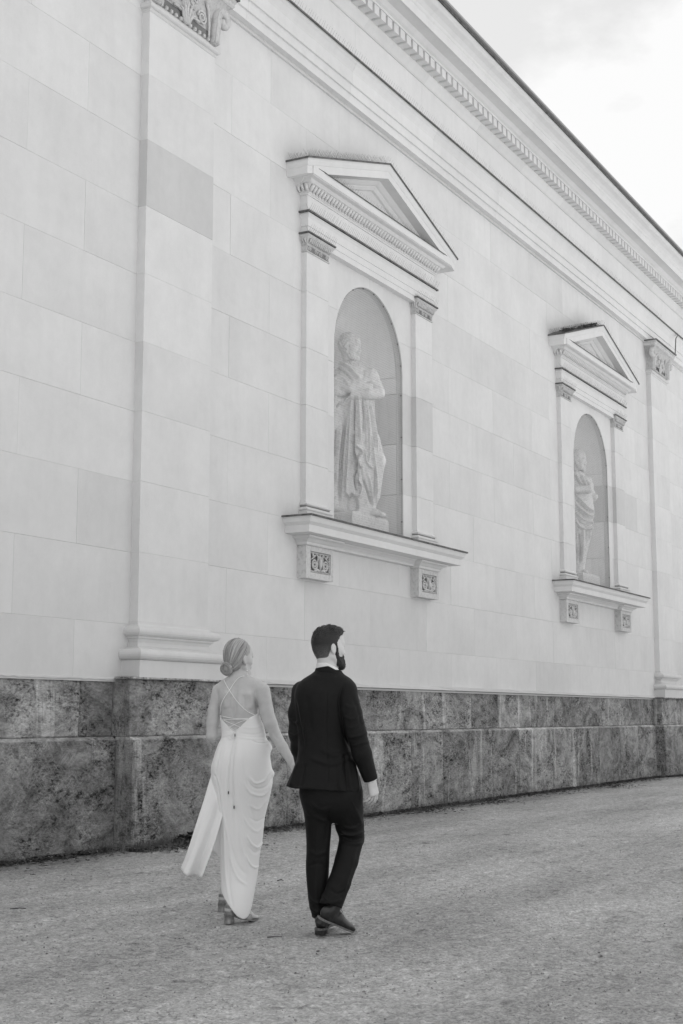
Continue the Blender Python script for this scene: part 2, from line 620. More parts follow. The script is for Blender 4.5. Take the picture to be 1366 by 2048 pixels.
def cut_niche(x0, x1, z0, z1):
    """rectangle -> polygons outside the niche openings"""
    for cx in NICHES:
        if x1 <= cx - NR + 1e-6 or x0 >= cx + NR - 1e-6 or z1 <= NF + 1e-6 or z0 >= NS + NR - 1e-6:
            continue
        out = []
        zt = min(z1, NS + NR)
        zb = max(z0, NF)
        assert z0 >= NF - 0.02 or True
        if x0 < cx:
            xl = x0
            e = arc(cx, zb, zt, -1)
            xe = min(p[0] for p in e)
            if xl < xe - 0.02 or z1 > NS:
                if xl >= xe:          # starts inside the opening's shadow: clip against the arc
                    e = [q for q in e if q[0] > xl + 1e-3]
                    if e:
                        poly = [(xl, z1)] + [(xl, NS + math.sqrt(max(0, NR * NR - (xl - cx) ** 2)))] + e
                        poly = [(xl, z1)] + poly[1:]
                        if z1 > NS + NR:
                            poly.append((min(cx, x1), z1))
                        out.append(poly)
                else:
                    poly = [(xl, z0)] + ([(e[0][0], z0)] if z0 < zb - 1e-6 else []) + e
                    if z1 > NS + NR:
                        poly.append((min(cx, x1), z1))
                    else:
                        pass
                    poly.append((xl, z1))
                    out.append(poly)
        if x1 > cx:
            xr = x1
            e = arc(cx, zb, zt, 1)
            xe = max(p[0] for p in e)
            if xr > xe + 0.02 or z1 > NS:
                if xr <= xe:
                    e = [q for q in e if q[0] < xr - 1e-3]
                    if e:
                        poly = [(xr, NS + math.sqrt(max(0, NR * NR - (xr - cx) ** 2))), (xr, z1)]
                        if z1 > NS + NR:
                            poly.append((max(cx, x0), z1))
                        poly += list(reversed(e))
                        out.append(poly)
                else:
                    poly = ([(e[0][0], z0)] if z0 < zb - 1e-6 else []) + [(xr, z0), (xr, z1)]
                    if z1 > NS + NR:
                        poly.append((max(cx, x0), z1))
                    poly += list(reversed(e))
                    out.append(poly)
        return out
    return [[(x0, z0), (x1, z0), (x1, z1), (x0, z1)]]

def clean(poly):
    out = []
    for p in poly:
        if not out or (abs(p[0] - out[-1][0]) + abs(p[1] - out[-1][1])) > 1e-4:
            out.append(p)
    if abs(out[0][0] - out[-1][0]) + abs(out[0][1] - out[-1][1]) < 1e-4:
        out.pop()
    a = sum(out[i - 1][0] * out[i][1] - out[i][0] * out[i - 1][1] for i in range(len(out)))
    if a < 0:
        out.reverse()
    return out

# mortar bed behind the blocks (the wall itself)
wm = MB()
MY = W + 0.005
zs = [PTOP - 0.03, NF] + [NF + (NS - NF) * 1.0, 6.5, NS + NR + 0.05, 11.0]
for za, zb in zip(zs[:-1], zs[1:]):
    xs = [X0] + [c for cx in NICHES for c in (cx - NR - 0.3, cx, cx + NR + 0.3)] + [X1]
    for xa, xb in zip(xs[:-1], xs[1:]):
        for poly in cut_niche(xa, xb, za, zb):
            poly = clean(poly)
            n = len(wm.v)
            wm.add([(x, MY, z) for x, z in poly], [tuple(range(len(poly)))])
wm.box(X0, X1, 1.35, 1.75, -0.4, 11.0)
wall = obj('wall', wm.mesh('wall'), MATS['mortar'], bld)

# ashlar blocks
courses = [(PTOP + 0.002, Z0C)] + [(Z0C + CH * k, Z0C + CH * (k + 1)) for k in range(10)]
courses[-1] = (courses[-1][0], 9.36)
cache = {}
STAIN = {(4, 1): 0.86}
def put_block(poly, y_front, depth, col, parent, name='block', mat='wall', ch=0.0015):
    x_ref, z_ref = poly[0]
    key = tuple((round(x - x_ref, 4), round(z - z_ref, 4)) for x, z in poly) + (round(depth, 4), mat)
    if key not in cache:
        m = MB()
        m.prism([(x - x_ref, z - z_ref) for x, z in poly], 0.0, depth, ch)
        cache[key] = m.mesh(name)
    return obj(name, cache[key], MATS[mat], parent, (x_ref, y_front, z_ref), col)

for k, (z0, z1) in enumerate(courses):
    off = 9.67 if k % 2 == 1 else 9.67 + BL / 2
    if k == 0:
        off = 9.67 + BL / 2
    xs = []
    x = off - BL * 4
    while x < X1 + BL:
        xs.append(x); x += BL
    xs = [q for q in xs if X0 < q < X1]
    if z1 > NS + NR > z0:                      # the course over the arches is jointed on the niche axis
        xs = [q for q in xs if all(abs(q - cx) > 1.02 for cx in NICHES)] + list(NICHES)
        xs.sort()
    elif z1 > NF and z0 < NS + NR:
        xs = [q for q in xs if all(abs(q - cx) > 1.02 for cx in NICHES)] + list(NICHES)
        xs.sort()
    xs = [X0] + xs + [X1]
    for xa, xb in zip(xs[:-1], xs[1:]):
        for poly in cut_niche(xa, xb, z0, z1):
            poly = clean(poly)
            ins = clean(inset(poly, GAP))
            c = prand(0.975, 1.02)
            if rng.random() < 0.10:
                c -= 0.035
            mx = sum(q[0] for q in poly) / len(poly)
            if k == 5 and (any(abs(mx - cx) < 2.1 and mx > cx for cx in NICHES)):
                c = 0.89                        # darker replacement stone beside each niche
            put_block(ins, W + prand(-0.0015, 0.0015), 0.07, c, wall)

# body of the building behind the face, roof slope
bm = MB()
bm.box(-28.0, X0 - 0.021, W + 0.002, 1.6, 0.0, 11.18)        # the wall runs on unseen, added to keep sun off the gravel
bm.extrude_x([(-0.3, 10.9), (0.60, 10.9), (0.84, 11.20), (-0.3, 11.24)], -28.0, X0 - 0.021)
bm.extrude_x([(-1.34, 10.95), (-1.34, 11.02), (0.55, 11.10), (0.55, 11.07), (-1.2, 10.95)], X0, X1)
bm.box(X0 - 0.02, X0, W + 0.06, 1.6, PTOP, 11.0)
obj('roof_slab', bm.mesh('roof_slab'), MATS['trim'], bld)

# ------------------------------------------------------------------ wrapped mouldings
def wrap(m, x0, x1, pref, prof, back=0.06, capt=True):
    """moulding that runs along the front and returns to the wall at both ends.
    prof: (p, z) from the top down; x0/x1 are the ends where the projection equals pref"""
    n = len(prof)
    v = []
    for p, z in prof:
        s = p - pref
        v += [(x0 - s, W + back, z), (x0 - s, W - p, z), (x1 + s, W - p, z), (x1 + s, W + back, z)]
    f = []
    for i in range(n - 1):
        a, b = i * 4, (i + 1) * 4
        for k in range(3):
            f.append((a + k, b + k, b + k + 1, a + k + 1))
    if capt:
        f.append((0, 1, 2, 3))
        e = (n - 1) * 4
        f.append((e + 3, e + 2, e + 1, e))
    m.add(v, f)

def torus_prof(p, z, r, n=6):
    """half-round bulging outwards, from top to bottom, centre height z, reach p"""
    return [(p - r + r * math.cos(a), z + r * math.sin(a)) for a in [math.pi / 2 - math.pi * i / n for i in range(n + 1)]]

# --- great pilasters
def pilaster(x0, x1, dark_course, label):
    P = 0.10
    sh = MB()
    wrap(sh, x0 + 0.004, x1 - 0.004, P - 0.008, [(P - 0.008, 8.62), (P - 0.008, 2.17)])
    shaft = obj('pilaster', sh.mesh('pilaster'), MATS['mortar'], bld, label=label)
    for k, (z0, z1) in enumerate(courses):
        z0 = max(z0, 2.185); z1 = min(z1, 8.615)
        if z1 - z0 < 0.05:
            continue
        m = MB()
        m.box(GAP * 0 + 0, x1 - x0, 0, P + 0.03, 0, z1 - z0 - 2 * GAP)
        c = prand(0.985, 1.03)
        if k == dark_course:
            c = 0.84
        obj('pilaster_block', m.mesh('pilaster_block'), MATS['wall'], shaft, (x0, W - P + prand(-0.001, 0.001), z0 + GAP), c)
    # attic base
    b = MB()
    pr = [(P + 0.012, 2.200), (P + 0.012, 2.170), (P + 0.03, 2.150)]
    pr += torus_prof(0.205, 2.098, 0.047, 7)
    pr += [(0.150, 2.050), (0.150, 2.032), (0.128, 2.020), (0.112, 1.99), (0.118, 1.955), (0.150, 1.935), (0.175, 1.933), (0.175, 1.922)]
    pr += torus_prof(0.275, 1.868, 0.056, 8)
    pr += [(0.228, 1.811), (0.228, 1.64)]
    wrap(b, x0 - 0.012, x1 + 0.012, P + 0.012, pr)
    obj('pilaster_base', b.mesh('pilaster_base'), MATS['trim'], shaft, color=0.93)
    # capital
    cap = MB()
    pr = [(P, 8.60), (P + 0.012, 8.612), (P + 0.012, 8.635)] + list(reversed(torus_prof(P + 0.048, 8.668, 0.03, 6))) + [(P + 0.012, 8.70), (P + 0.012, 8.72)]
    wrap(cap, x0, x1, P, list(reversed(pr)))
    neck = obj('astragal', cap.mesh('astragal'), MATS['trim'], shaft, color=0.90)
    cb = MB()                                    # concave bell
    bell = [(0.235, 9.215), (0.20, 9.17), (0.15, 9.08), (0.118, 8.95), (0.11, 8.80), (0.108, 8.70)]
    wrap(cb, x0 + 0.02, x1 - 0.02, 0.11, bell)
    bell_o = obj('capital', cb.mesh('capital'), MATS['carved'], shaft)
    ab = MB()
    wrap(ab, x0 - 0.02, x1 + 0.02, 0.13, [(0.275, 9.320), (0.275, 9.28), (0.262, 9.27), (0.262, 9.235), (0.245, 9.215)])
    obj('abacus', ab.mesh('abacus'), MATS['carved'], shaft, color=1.1)
    fl = MB()
    wrap(fl, x0 - 0.02, x1 + 0.02, 0.13, [(0.305, 9.338), (0.305, 9.316), (0.2, 9.322)])
    obj('capital_flashing', fl.mesh('capital_flashing'), MATS['lead'], shaft)
    # leaf-covered scrolls curling out at both sides
    cx = (x0 + x1) / 2
    for s in (-1, 1):
        xe = cx + s * (x1 - x0) / 2
        pts, rad = [], []
        for i in range(9):
            u = i / 8
            pts.append((xe - s * (0.075 - 0.015 * u), W - 0.13 - 0.015 * u, 8.72 + 0.30 * u)); rad.append(0.055 + 0.006 * u)
        cxs, czs = xe + s * 0.055, 9.05
        for i in range(15):
            a = math.pi - math.pi * 1.95 * i / 14
            r = 0.115 - 0.075 * i / 14
            pts.append((cxs + s * r * math.cos(a), W - 0.155 - 0.02 * i / 14, czs + r * math.sin(a))); rad.append(0.06 - 0.018 * i / 14)
        m = MB(); m.tube(pts, rad, 8)
        # flutes along the leaf
        for d in (-0.032, 0.0, 0.032):
            q = [(p[0] + s * d * 0.9, p[1] - 0.045, p[2]) for p in pts[:12]]
            m.tube(q, 0.012, 5)
        obj('volute', m.mesh('volute', True), MATS['carved'], shaft, color=1.08)
    # spirals, leaves and little squares between
    orn = MB()
    def spiral(cx_, cz_, r0, turns, s, rr, y):
        pts = []
        n = int(14 * turns)
        for i in range(n + 1):
            a = 2 * math.pi * turns * i / n
            r = r0 * (1 - 0.88 * i / n)
            pts.append((cx_ + s * r * math.cos(a), y, cz_ + r * math.sin(a)))
        orn.tube(pts, [rr * (1 - 0.4 * i / n) for i in range(n + 1)], 5)
    for s in (-1, 1):
        spiral(cx + s * 0.30, 8.93, 0.085, 2.2, -s, 0.015, W - 0.135)
        spiral(cx + s * 0.14, 9.07, 0.055, 1.8, s, 0.011, W - 0.16)
        orn.tube([(cx + s * 0.02, W - 0.12, 8.74), (cx + s * 0.05, W - 0.13, 8.84), (cx + s * 0.16, W - 0.135, 8.86), (cx + s * 0.24, W - 0.14, 8.85)], 0.017, 5)
        orn.tube([(cx + s * 0.44, W - 0.13, 8.76), (cx + s * 0.43, W - 0.14, 8.9), (cx + s * 0.38, W - 0.16, 9.05), (cx + s * 0.30, W - 0.18, 9.12)], 0.016, 5)
        for j in range(5):
            a = math.radians(20 + 30 * j)
            orn.tube([(cx + s * (0.08 + 0.02 * j), W - 0.13, 8.96), (cx + s * (0.08 + 0.10 * math.cos(a)), W - 0.155, 8.96 + 0.16 * math.sin(a))], [0.014, 0.006], 5)
    for j in range(-2, 3):
        orn.tube([(cx + 0.02 * j, W - 0.13, 8.74), (cx + 0.05 * j, W - 0.15, 8.92 - 0.015 * j * j), (cx + 0.075 * j, W - 0.165, 8.98 - 0.03 * j * j)], [0.02, 0.017, 0.006], 5)
    for j in range(13):
        xx = x0 + 0.08 + (x1 - x0 - 0.16) * j / 12
        orn.box(xx - 0.018, xx + 0.018, W - 0.136, W - 0.10, 8.732, 8.766)
    obj('capital_carving', orn.mesh('capital_carving', True), MATS['carved'], shaft, color=1.15)
    bk = MB()
    bk.box(x0 + 0.10, x1 - 0.10, W - 0.1125, W - 0.10, 8.735, 9.10)
    obj('capital_ground', bk.mesh('capital_ground'), MATS['dark_stone'], shaft)
pilaster(*PIL[0], 7, 'broad pilaster with a darker stone partway up, left of the nearer niche')
pilaster(*PIL[1], 99, 'far pilaster right of the second niche')

# --- plinth: two courses of dark pitted stone with a chamfered ledge
BUMPS = ((11.185, 12.84), (29.50, 31.15))
PLY = 0.20
pb = MB()
pb.box(X0, X1, 0.09, 1.3, -0.3, PTOP - 0.004)
plinth = obj('plinth', pb.mesh('plinth'), MATS['dark_stone'], bld)
low_j = [5.3, 6.6, 7.9, 9.0, 11.185, 12.84, 14.0, 14.42, 15.55, 17.75, 18.80, 20.62, 21.75, 23.30, 24.52, 25.80, 27.05, 28.28, 29.50, 31.15, 32.4, 33.6, 34.9, X1]
upp_j = [5.7, 7.2, 8.6, 10.68, 11.185, 12.84, 14.2, 15.9, 17.43, 19.95, 21.0, 22.75, 24.35, 26.0, 27.6, 29.50, 31.15, 32.6, 34.2, X1]
LEDGE = 1.075
def stone(xa, xb, z0, z1, y, mat, top_ch, col):
    m = MB()
    w, h = xb - xa - 0.008, z1 - z0 - 0.004
    # slightly uneven face, bevelled arrises
    nx = max(2, int(w / 0.16)); nz = max(2, int(h / 0.16))
    ux = sorted({0.0, 0.012, w - 0.012, w} | {w * i / nx for i in range(1, nx)})
    uz = sorted({0.0, 0.012, h - (top_ch if top_ch else 0.012), h} | {q for q in (h * i / nz for i in range(1, nz)) if q < h - (top_ch or 0) - 0.02})
    v, f = [], []
    for iz, z in enumerate(uz):
        for ix, x in enumerate(ux):
            edge = ix in (0, len(ux) - 1) or iz == 0 or iz == len(uz) - 1
            dy = nrg.normal(0, 0.0035) if not edge else 0.010
            if iz == len(uz) - 1 and top_ch:
                dy = 0.050
            v.append((x, dy, z))
    nx_, nz_ = len(ux), len(uz)
    for iz in range(nz_ - 1):
        for ix in range(nx_ - 1):
            a = iz * nx_ + ix
            f.append((a, a + 1, a + 1 + nx_, a + nx_))
    nb = len(v)
    D = 0.22
    v += [(0, D, 0), (w, D, 0), (w, D, h), (0, D, h)]
    f.append(tuple([nb, nb + 1] + list(reversed(range(0, nx_)))))
    f.append(tuple([nb + 2, nb + 3] + list(range((nz_ - 1) * nx_, nz_ * nx_))))
    f.append(tuple([nb + 3, nb] + [i * nx_ for i in range(nz_)]))
    f.append(tuple([nb + 1, nb + 2] + [i * nx_ + nx_ - 1 for i in reversed(range(nz_))]))
    m.add(v, f)
    obj('plinth_stone', m.mesh('plinth_stone'), MATS[mat], plinth, (xa + 0.004, y, z0 + 0.002), col)
def in_bump(x):
    return any(a - 1e-3 <= x <= b + 1e-3 for a, b in BUMPS)
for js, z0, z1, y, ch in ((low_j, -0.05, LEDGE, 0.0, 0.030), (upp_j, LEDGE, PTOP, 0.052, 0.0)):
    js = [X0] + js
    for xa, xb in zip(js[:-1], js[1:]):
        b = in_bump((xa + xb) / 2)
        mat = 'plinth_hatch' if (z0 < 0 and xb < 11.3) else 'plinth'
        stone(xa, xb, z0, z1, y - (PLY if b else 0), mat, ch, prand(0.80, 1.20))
# coping slabs lapped like tiles along the plinth, right of the near pilaster
x = 12.20
while x < 36:
    ln = 1.28 + prand(-0.08, 0.08)
    z0, z1, sk = PTOP + 0.002, PTOP + 0.052, 0.72
    poly = [(x + sk, z0), (x + sk + ln - 0.012, z0), (x + ln - 0.012, z1), (x, z1)]
    poly = [(max(12.86, px_), pz_) for px_, pz_ in poly]
    m = MB()
    m.prism([(px_ - x, pz_ - PTOP) for px_, pz_ in poly], 0.0, 0.07, 0.003)
    obj('coping_slab', m.mesh('coping_slab'), MATS['trim'], plinth, (x, W - 0.040 + prand(-0.003, 0.003), PTOP), prand(0.92, 1.0))
    x += ln
m = MB()
m.extrude_x([(q - W, z) for q, z in [(-0.02, PTOP - 0.004), (0.022, PTOP - 0.004), (0.022, PTOP + 0.050), (-0.02, PTOP + 0.050)]], 12.87, X1)
obj('coping_bed', m.mesh('coping_bed'), MATS['dark_stone'], plinth)
# under the pilasters
for a, b in BUMPS:
    m = MB()
    wrap(m, a + 0.02, b - 0.02, 0.18, [(0.20, 1.650), (0.232, 1.644), (0.238, 1.628), (0.20, 1.622)])
    obj('coping_slab', m.mesh('coping_slab'), MATS['plinth'], plinth, color=1.3)
# crumbled render line left of the pilaster
m = MB()
zz = []
n = 90
v, f = [], []
for i in range(n + 1):
    xx = X0 + (11.30 - X0) * i / n
    h = 0.006 + 0.012 * abs(math.sin(i * 0.9) * math.sin(i * 0.37)) + (0.022 * rng.random() if rng.random() < 0.12 else 0)
    v += [(xx, W - 0.004 - 0.006 * rng.random(), PTOP - 0.008 + prand(-0.008, 0.004)), (xx, W - 0.006 - 0.004 * rng.random(), PTOP + h * 0.6), (xx, W + 0.004, PTOP + h)]
for i in range(n):
    a = i * 3
    f += [(a, a + 3, a + 4, a + 1), (a + 1, a + 4, a + 5, a + 2)]
m.add(v, f)
obj('render_edge', m.mesh('render_edge', True), MATS['trim'], plinth, color=0.88)

# ------------------------------------------------------------------ main entablature
ent = MB()
ent.extrude_x([(-0.1 - W, 9.30), (0.03 - W, 9.30), (0.03 - W, 10.9), (-0.1 - W, 10.9)], X0, X1)
entab = obj('entablature', ent.mesh('entablature'), MATS['mortar'], bld)
def run_blocks(name, prof, off, step, mat='trim', var=0.035, close=None):
    """prof: (p,z) outline, closed at the back"""
    x = X0
    first = True
    while x < X1 - 0.01:
        nx = X1
        q = off
        while q <= x + 0.25:
            q += step
        nx = min(X1, q)
        m = MB()
        m.extrude_x([(p - W, z) for p, z in prof], x + 0.0015, nx - 0.0015)
        obj(name, m.mesh(name), MATS[mat], entab, color=prand(1 - var, 1 + var * 0.7))
        x = nx
run_blocks('architrave_block', [(-0.03, 9.335), (0.115, 9.335), (0.115, 9.448), (0.14, 9.452), (0.14, 9.573), (0.165, 9.577), (0.165, 9.74), (0.18, 9.77), (0.215, 9.83), (0.235, 9.85), (0.235, 9.90), (-0.03, 9.90)], 13.25, 2.55)
run_blocks('frieze_block', [(-0.03, 9.903), (0.10, 9.903), (0.10, 10.535), (-0.03, 10.535)], 13.9, 2.1)
run_blocks('bed_moulding', [(-0.03, 10.538), (0.115, 10.538), (0.13, 10.55), (0.165, 10.60), (0.19, 10.63), (0.205, 10.655), (0.205, 10.80), (-0.03, 10.80)], 12.3, 1.95, var=0.05)
run_blocks('cornice_block', [(-0.03, 10.803), (0.36, 10.803), (0.36, 10.835), (0.40, 10.85), (0.435, 10.885), (0.45, 10.90), (0.62, 10.905), (0.62, 10.885), (0.635, 10.885), (0.635, 11.02), (0.655, 11.035), (0.67, 11.06), (0.72, 11.10), (0.79, 11.13), (0.83, 11.165), (0.84, 11.185), (-0.03, 11.185)], 13.1, 2.05, var=0.03)
# dentils, one by one
dm = MB()
dm.box(0, 0.138, 0, 0.17, 0, 0.13)
dme = dm.mesh('dentil')
i = 0
x = 9.90
while x < 34.5:
    obj('dentil', dme, MATS['trim'], entab, (x, W - 0.352, 10.668), 0.98)
    x += 0.1995
# flashings and gutter
m = MB()
m.extrude_x([(q - W, z) for q, z in [(0.02, 9.925), (0.262, 9.908), (0.262, 9.884), (0.252, 9.884), (0.252, 9.902), (0.02, 9.917)]], X0, X1)
obj('ledge_flashing', m.mesh('ledge_flashing'), MATS['lead'], entab)
m = MB()
m.extrude_x([(q - W, z) for q, z in [(0.5, 11.212), (0.868, 11.205), (0.868, 11.172), (0.858, 11.172), (0.858, 11.196), (0.5, 11.2)]], X0, X1)
obj('cornice_flashing', m.mesh('cornice_flashing'), MATS['lead'], entab)
m = MB()
m.extrude_x([(q - W, z) for q, z in [(0.7, 11.222), (0.905, 11.216), (0.915, 11.232), (0.905, 11.25), (0.7, 11.26)]], X0, X1)
obj('gutter_edge', m.mesh('gutter_edge'), MATS['gutter'], entab)

# bird spikes: far too many and too fine to pick out
def spikes(name, parent, pts, hgt=0.105, step=0.042, lean=0.05, r=0.0017):
    m = MB()
    for (a, b) in pts:
        a, b = np.array(a, float), np.array(b, float)
        L = np.linalg.norm(b - a)
        n = int(L / step)
        for i in range(n):
            p = a + (b - a) * ((i + 0.5) / n)
            for q in (-1, 1):
                d = np.array([nrg.normal(0, 0.008) + 0.012 * q, -lean * q + nrg.normal(0, 0.006), hgt * (0.92 + 0.1 * rng.random())])
                e = p + d
                vv = [p + np.array([r, 0, 0]), p + np.array([-r * 0.5, r * 0.87, 0]), p + np.array([-r * 0.5, -r * 0.87, 0])]
                ve = [e + np.array([r, 0, 0]) * 0.6, e + np.array([-r * 0.5, r * 0.87, 0]) * 0.6, e + np.array([-r * 0.5, -r * 0.87, 0]) * 0.6]
                m.add(vv + ve, [(0, 1, 4, 3), (1, 2, 5, 4), (2, 0, 3, 5), (3, 4, 5)])
    return obj(name, m.mesh(name), MATS['spike'], parent, kind='stuff')
spikes('bird_spikes', entab, [((10.0, W - 0.20, 9.91), (30.2, W - 0.20, 9.91))], 0.12, 0.06)
# a thin lightning conductor over the far capital
m = MB()
m.tube([(31.4, W - 0.27, 9.86), (31.15, W - 0.29, 9.72), (31.05, W - 0.29, 9.34)], 0.012, 5)
obj('conductor_wire', m.mesh('conductor_wire'), MATS['lead'], entab)

# ------------------------------------------------------------------ niche surrounds
def aedicule(cx, which):
    # niche shell: the part that carries the rest
    ref = MB()
    v, f = [], []
    n = 28
    RV = 0.10                                   # straight reveal before the curve starts
    rows = []
    # reveal strip, following the opening
    prof = [(cx - NR, NF), (cx - NR, NS)]
    for i in range(1, n):
        a = math.pi - math.pi * i / n
        prof.append((cx + NR * math.cos(a), NS + NR * math.sin(a)))
    prof += [(cx + NR, NS), (cx + NR, NF)]
    for x, z in prof:
        v += [(x, W + 0.068, z), (x, W + RV, z)]
    for i in range(len(prof) - 1):
        f.append((2 * i, 2 * i + 2, 2 * i + 3, 2 * i + 1))
    ref.add(v, f)
    # floor
    m = 20
    v = [(cx - NR, W + 0.0, NF + 0.001), (cx + NR, W + 0.0, NF + 0.001)] + [(cx + NR * math.cos(math.pi * i / m), W + RV + NR * math.sin(math.pi * i / m), NF + 0.001) for i in range(m + 1)]
    ref.add(v, [tuple(range(len(v)))])
    niche = obj('niche', ref.mesh('niche'), MATS['trim'], bld, label='arched niche with %s' % which)
    # curved courses of the niche
    zc = [NF] + [Z0C + CH * k for k in (3, 4, 5)] + [NS]
    R = NR + 0.0
    for j, (za, zb) in enumerate(zip(zc[:-1], zc[1:])):
        for s, (t0, t1) in enumerate(((0, 0.36), (0.36, 0.7), (0.7, 1.0)) if j % 2 else ((0, 0.52), (0.52, 1.0))):
            v, f = [], []
            q = 12
            for i in range(q + 1):
                a = math.pi * (t0 + (t1 - t0) * i / q)
                for z in (za + 0.0025, zb - 0.0025):
                    for rr in (R, R + 0.05):
                        aa = min(max(a, math.pi * t0 + 0.0025), math.pi * t1 - 0.0025)
                        v.append((rr * math.cos(aa), rr * math.sin(aa), z))
            for i in range(q):
                a0, a1 = i * 4, i * 4 + 4
                f += [(a0, a0 + 2, a1 + 2, a1), (a0 + 1, a1 + 1, a1 + 3, a0 + 3), (a0, a1, a1 + 1, a0 + 1), (a0 + 2, a0 + 3, a1 + 3, a1 + 2)]
            f += [(0, 1, 3, 2), (q * 4, q * 4 + 2, q * 4 + 3, q * 4 + 1)]
            col = prand(0.93, 1.0)
            if j == 2 and s == 0:
                col = 0.84
            me_ = mesh('niche_stone', v, f)
            o = obj('niche_stone', me_, MATS['niche'], niche, (cx, W + RV, 0), col)
    # half dome in three gores
    for s, (t0, t1) in enumerate(((0, 0.34), (0.34, 0.67), (0.67, 1.0))):
        v, f = [], []
        q, r_ = 10, 12
        for i in range(q + 1):
            a = math.pi * (t0 + (t1 - t0) * i / q)
            a = min(max(a, math.pi * t0 + 0.003), math.pi * t1 - 0.003)
            for k in range(r_ + 1):
                e = math.pi / 2 * k / r_ * 0.999
                v.append((R * math.cos(a) * math.cos(e), R * math.sin(a) * math.cos(e), NS + 0.0025 + R * math.sin(e)))
        for i in range(q):
            for k in range(r_):
                a0 = i * (r_ + 1) + k
                f.append((a0, a0 + r_ + 1, a0 + r_ + 2, a0 + 1))
        # the dome runs back from the opening plane
        obj('niche_dome', mesh('niche_dome', v, f), MATS['niche'], niche, (cx, W + RV, 0), prand(0.95, 1.0))
    bk = MB()
    v = []
    f = []
    for i in range(25):
        a = math.pi * i / 24
        v += [((R + 0.02) * math.cos(a), (R + 0.02) * math.sin(a), NF - 0.02), ((R + 0.02) * math.cos(a), (R + 0.02) * math.sin(a), NS + 0.02)]
    for i in range(24):
        f.append((2 * i, 2 * i + 1, 2 * i + 3, 2 * i + 2))
    o = obj('niche_backing', mesh('niche_backing', v, f), MATS['mortar'], niche, (cx, W + RV, 0))

    # --- sill on two brackets
    HW = 2.29
    sl = MB()
    wrap(sl, cx - HW + 0.03, cx + HW - 0.03, 0.38, [(0.39, 3.598), (0.385, 3.575), (0.372, 3.535), (0.345, 3.51), (0.335, 3.50), (0.335, 3.415), (0.20, 3.408)])
    sill = obj('sill', sl.mesh('sill'), MATS['trim'], niche)
    fl = MB()
    wrap(fl, cx - HW, cx + HW, 0.41, [(0.0, 3.6235), (0.412, 3.618), (0.412, 3.597), (0.402, 3.597), (0.402, 3.6125), (0.0, 3.6155)])
    obj('sill_flashing', fl.mesh('sill_flashing'), MATS['lead'], niche)
    bd = MB()
    wrap(bd, cx - 1.20, cx + 1.20, 0.10, [(0.155, 3.4075), (0.15, 3.40), (0.12, 3.385), (0.085, 3.36), (0.075, 3.345), (0.075, 3.325), (0.0, 3.32)])
    obj('bed_moulding', bd.mesh('bed_moulding'), MATS['trim'], niche)
    for s, (xa, xb) in ((-1, (-1.925, -1.253)), (1, (1.215, 1.872))):
        m = MB()
        wrap(m, cx + xa, cx + xb, 0.128, [(0.235, 3.4065), (0.232, 3.385), (0.195, 3.37), (0.165, 3.345), (0.150, 3.335), (0.150, 3.312), (0.138, 3.30)])
        obj('bracket_moulding', m.mesh('bracket_moulding'), MATS['trim'], niche, color=0.97)
        m = MB()
        a, b = cx + xa, cx + xb
        z0, z1 = 2.905, 3.297
        ia, ib, iz0, iz1 = a + 0.105, b - 0.065, z0 + 0.075, z1 - 0.06
        yf, yb = W - 0.128, W - 0.098
        # frame with a sunk panel
        m.box(a, b, yb, W + 0.05, z0, z1)
        m.box(a, ia, yf, yb - 0.0004, z0, z1); m.box(ib, b, yf, yb - 0.0004, z0, z1)
        m.box(ia, ib, yf, yb - 0.0004, z0, iz0); m.box(ia, ib, yf, yb - 0.0004, iz1, z1)
        br = obj('bracket', m.mesh('bracket'), MATS['carved'], niche, color=1.12)
        d = MB(); d.box(ia + 0.001, ib - 0.001, yb - 0.003, yb - 0.001, iz0 + 0.001, iz1 - 0.001)
        obj('panel_ground', d.mesh('panel_ground'), MATS['dark_stone'], niche)
        o = MB()
        mx, mz = (ia + ib) / 2, (iz0 + iz1) / 2
        w2, h2 = (ib - ia) / 2, (iz1 - iz0) / 2
        for q in (-1, 1):
            pts = []
            for i in range(26):
                th = 2 * math.pi * 2.1 * i / 25
                r = 0.072 * (1 - 0.85 * i / 25)
                pts.append((mx + q * (0.135 + r * math.cos(th + 2.6)), yf + 0.010, mz - 0.02 + r * math.sin(th + 2.6)))
            o.tube(pts, [0.0135 * (1 - 0.35 * i / 25) for i in range(26)], 5)
            o.tube([(mx + q * 0.06, yf + 0.012, mz + 0.02), (mx + q * 0.045, yf + 0.008, mz + 0.07), (mx + q * 0.09, yf + 0.012, mz + 0.105)], [0.014, 0.018, 0.008], 5)
            o.tube([(mx + q * 0.02, yf + 0.012, mz - 0.1), (mx + q * 0.07, yf + 0.008, mz - 0.085), (mx + q * 0.15, yf + 0.012, mz - 0.11)], [0.017, 0.018, 0.007], 5)
            o.tube([(mx + q * 0.15, yf + 0.012, mz + 0.065), (mx + q * 0.19, yf + 0.008, mz + 0.10)], [0.016, 0.012], 5)
            o.tube([(mx + q * 0.10, yf + 0.012, mz + 0.09), (mx + q * 0.21, yf + 0.010, mz + 0.03)], [0.010, 0.008], 5)
        o.tube([(mx, yf + 0.012, mz - 0.11), (mx, yf + 0.006, mz + 0.0), (mx, yf + 0.010, mz + 0.10)], [0.012, 0.034, 0.012], 6)
        for i in range(15):
            u = -1 + 2 * (i + 0.5) / 15
            for e in (-1, 1):
                xx = mx + u * (w2 - 0.012); zz_ = mz + e * (h2 - 0.016)
                o.box(xx - 0.009, xx + 0.009, yf + 0.008, yb, zz_ - 0.009, zz_ + 0.009)
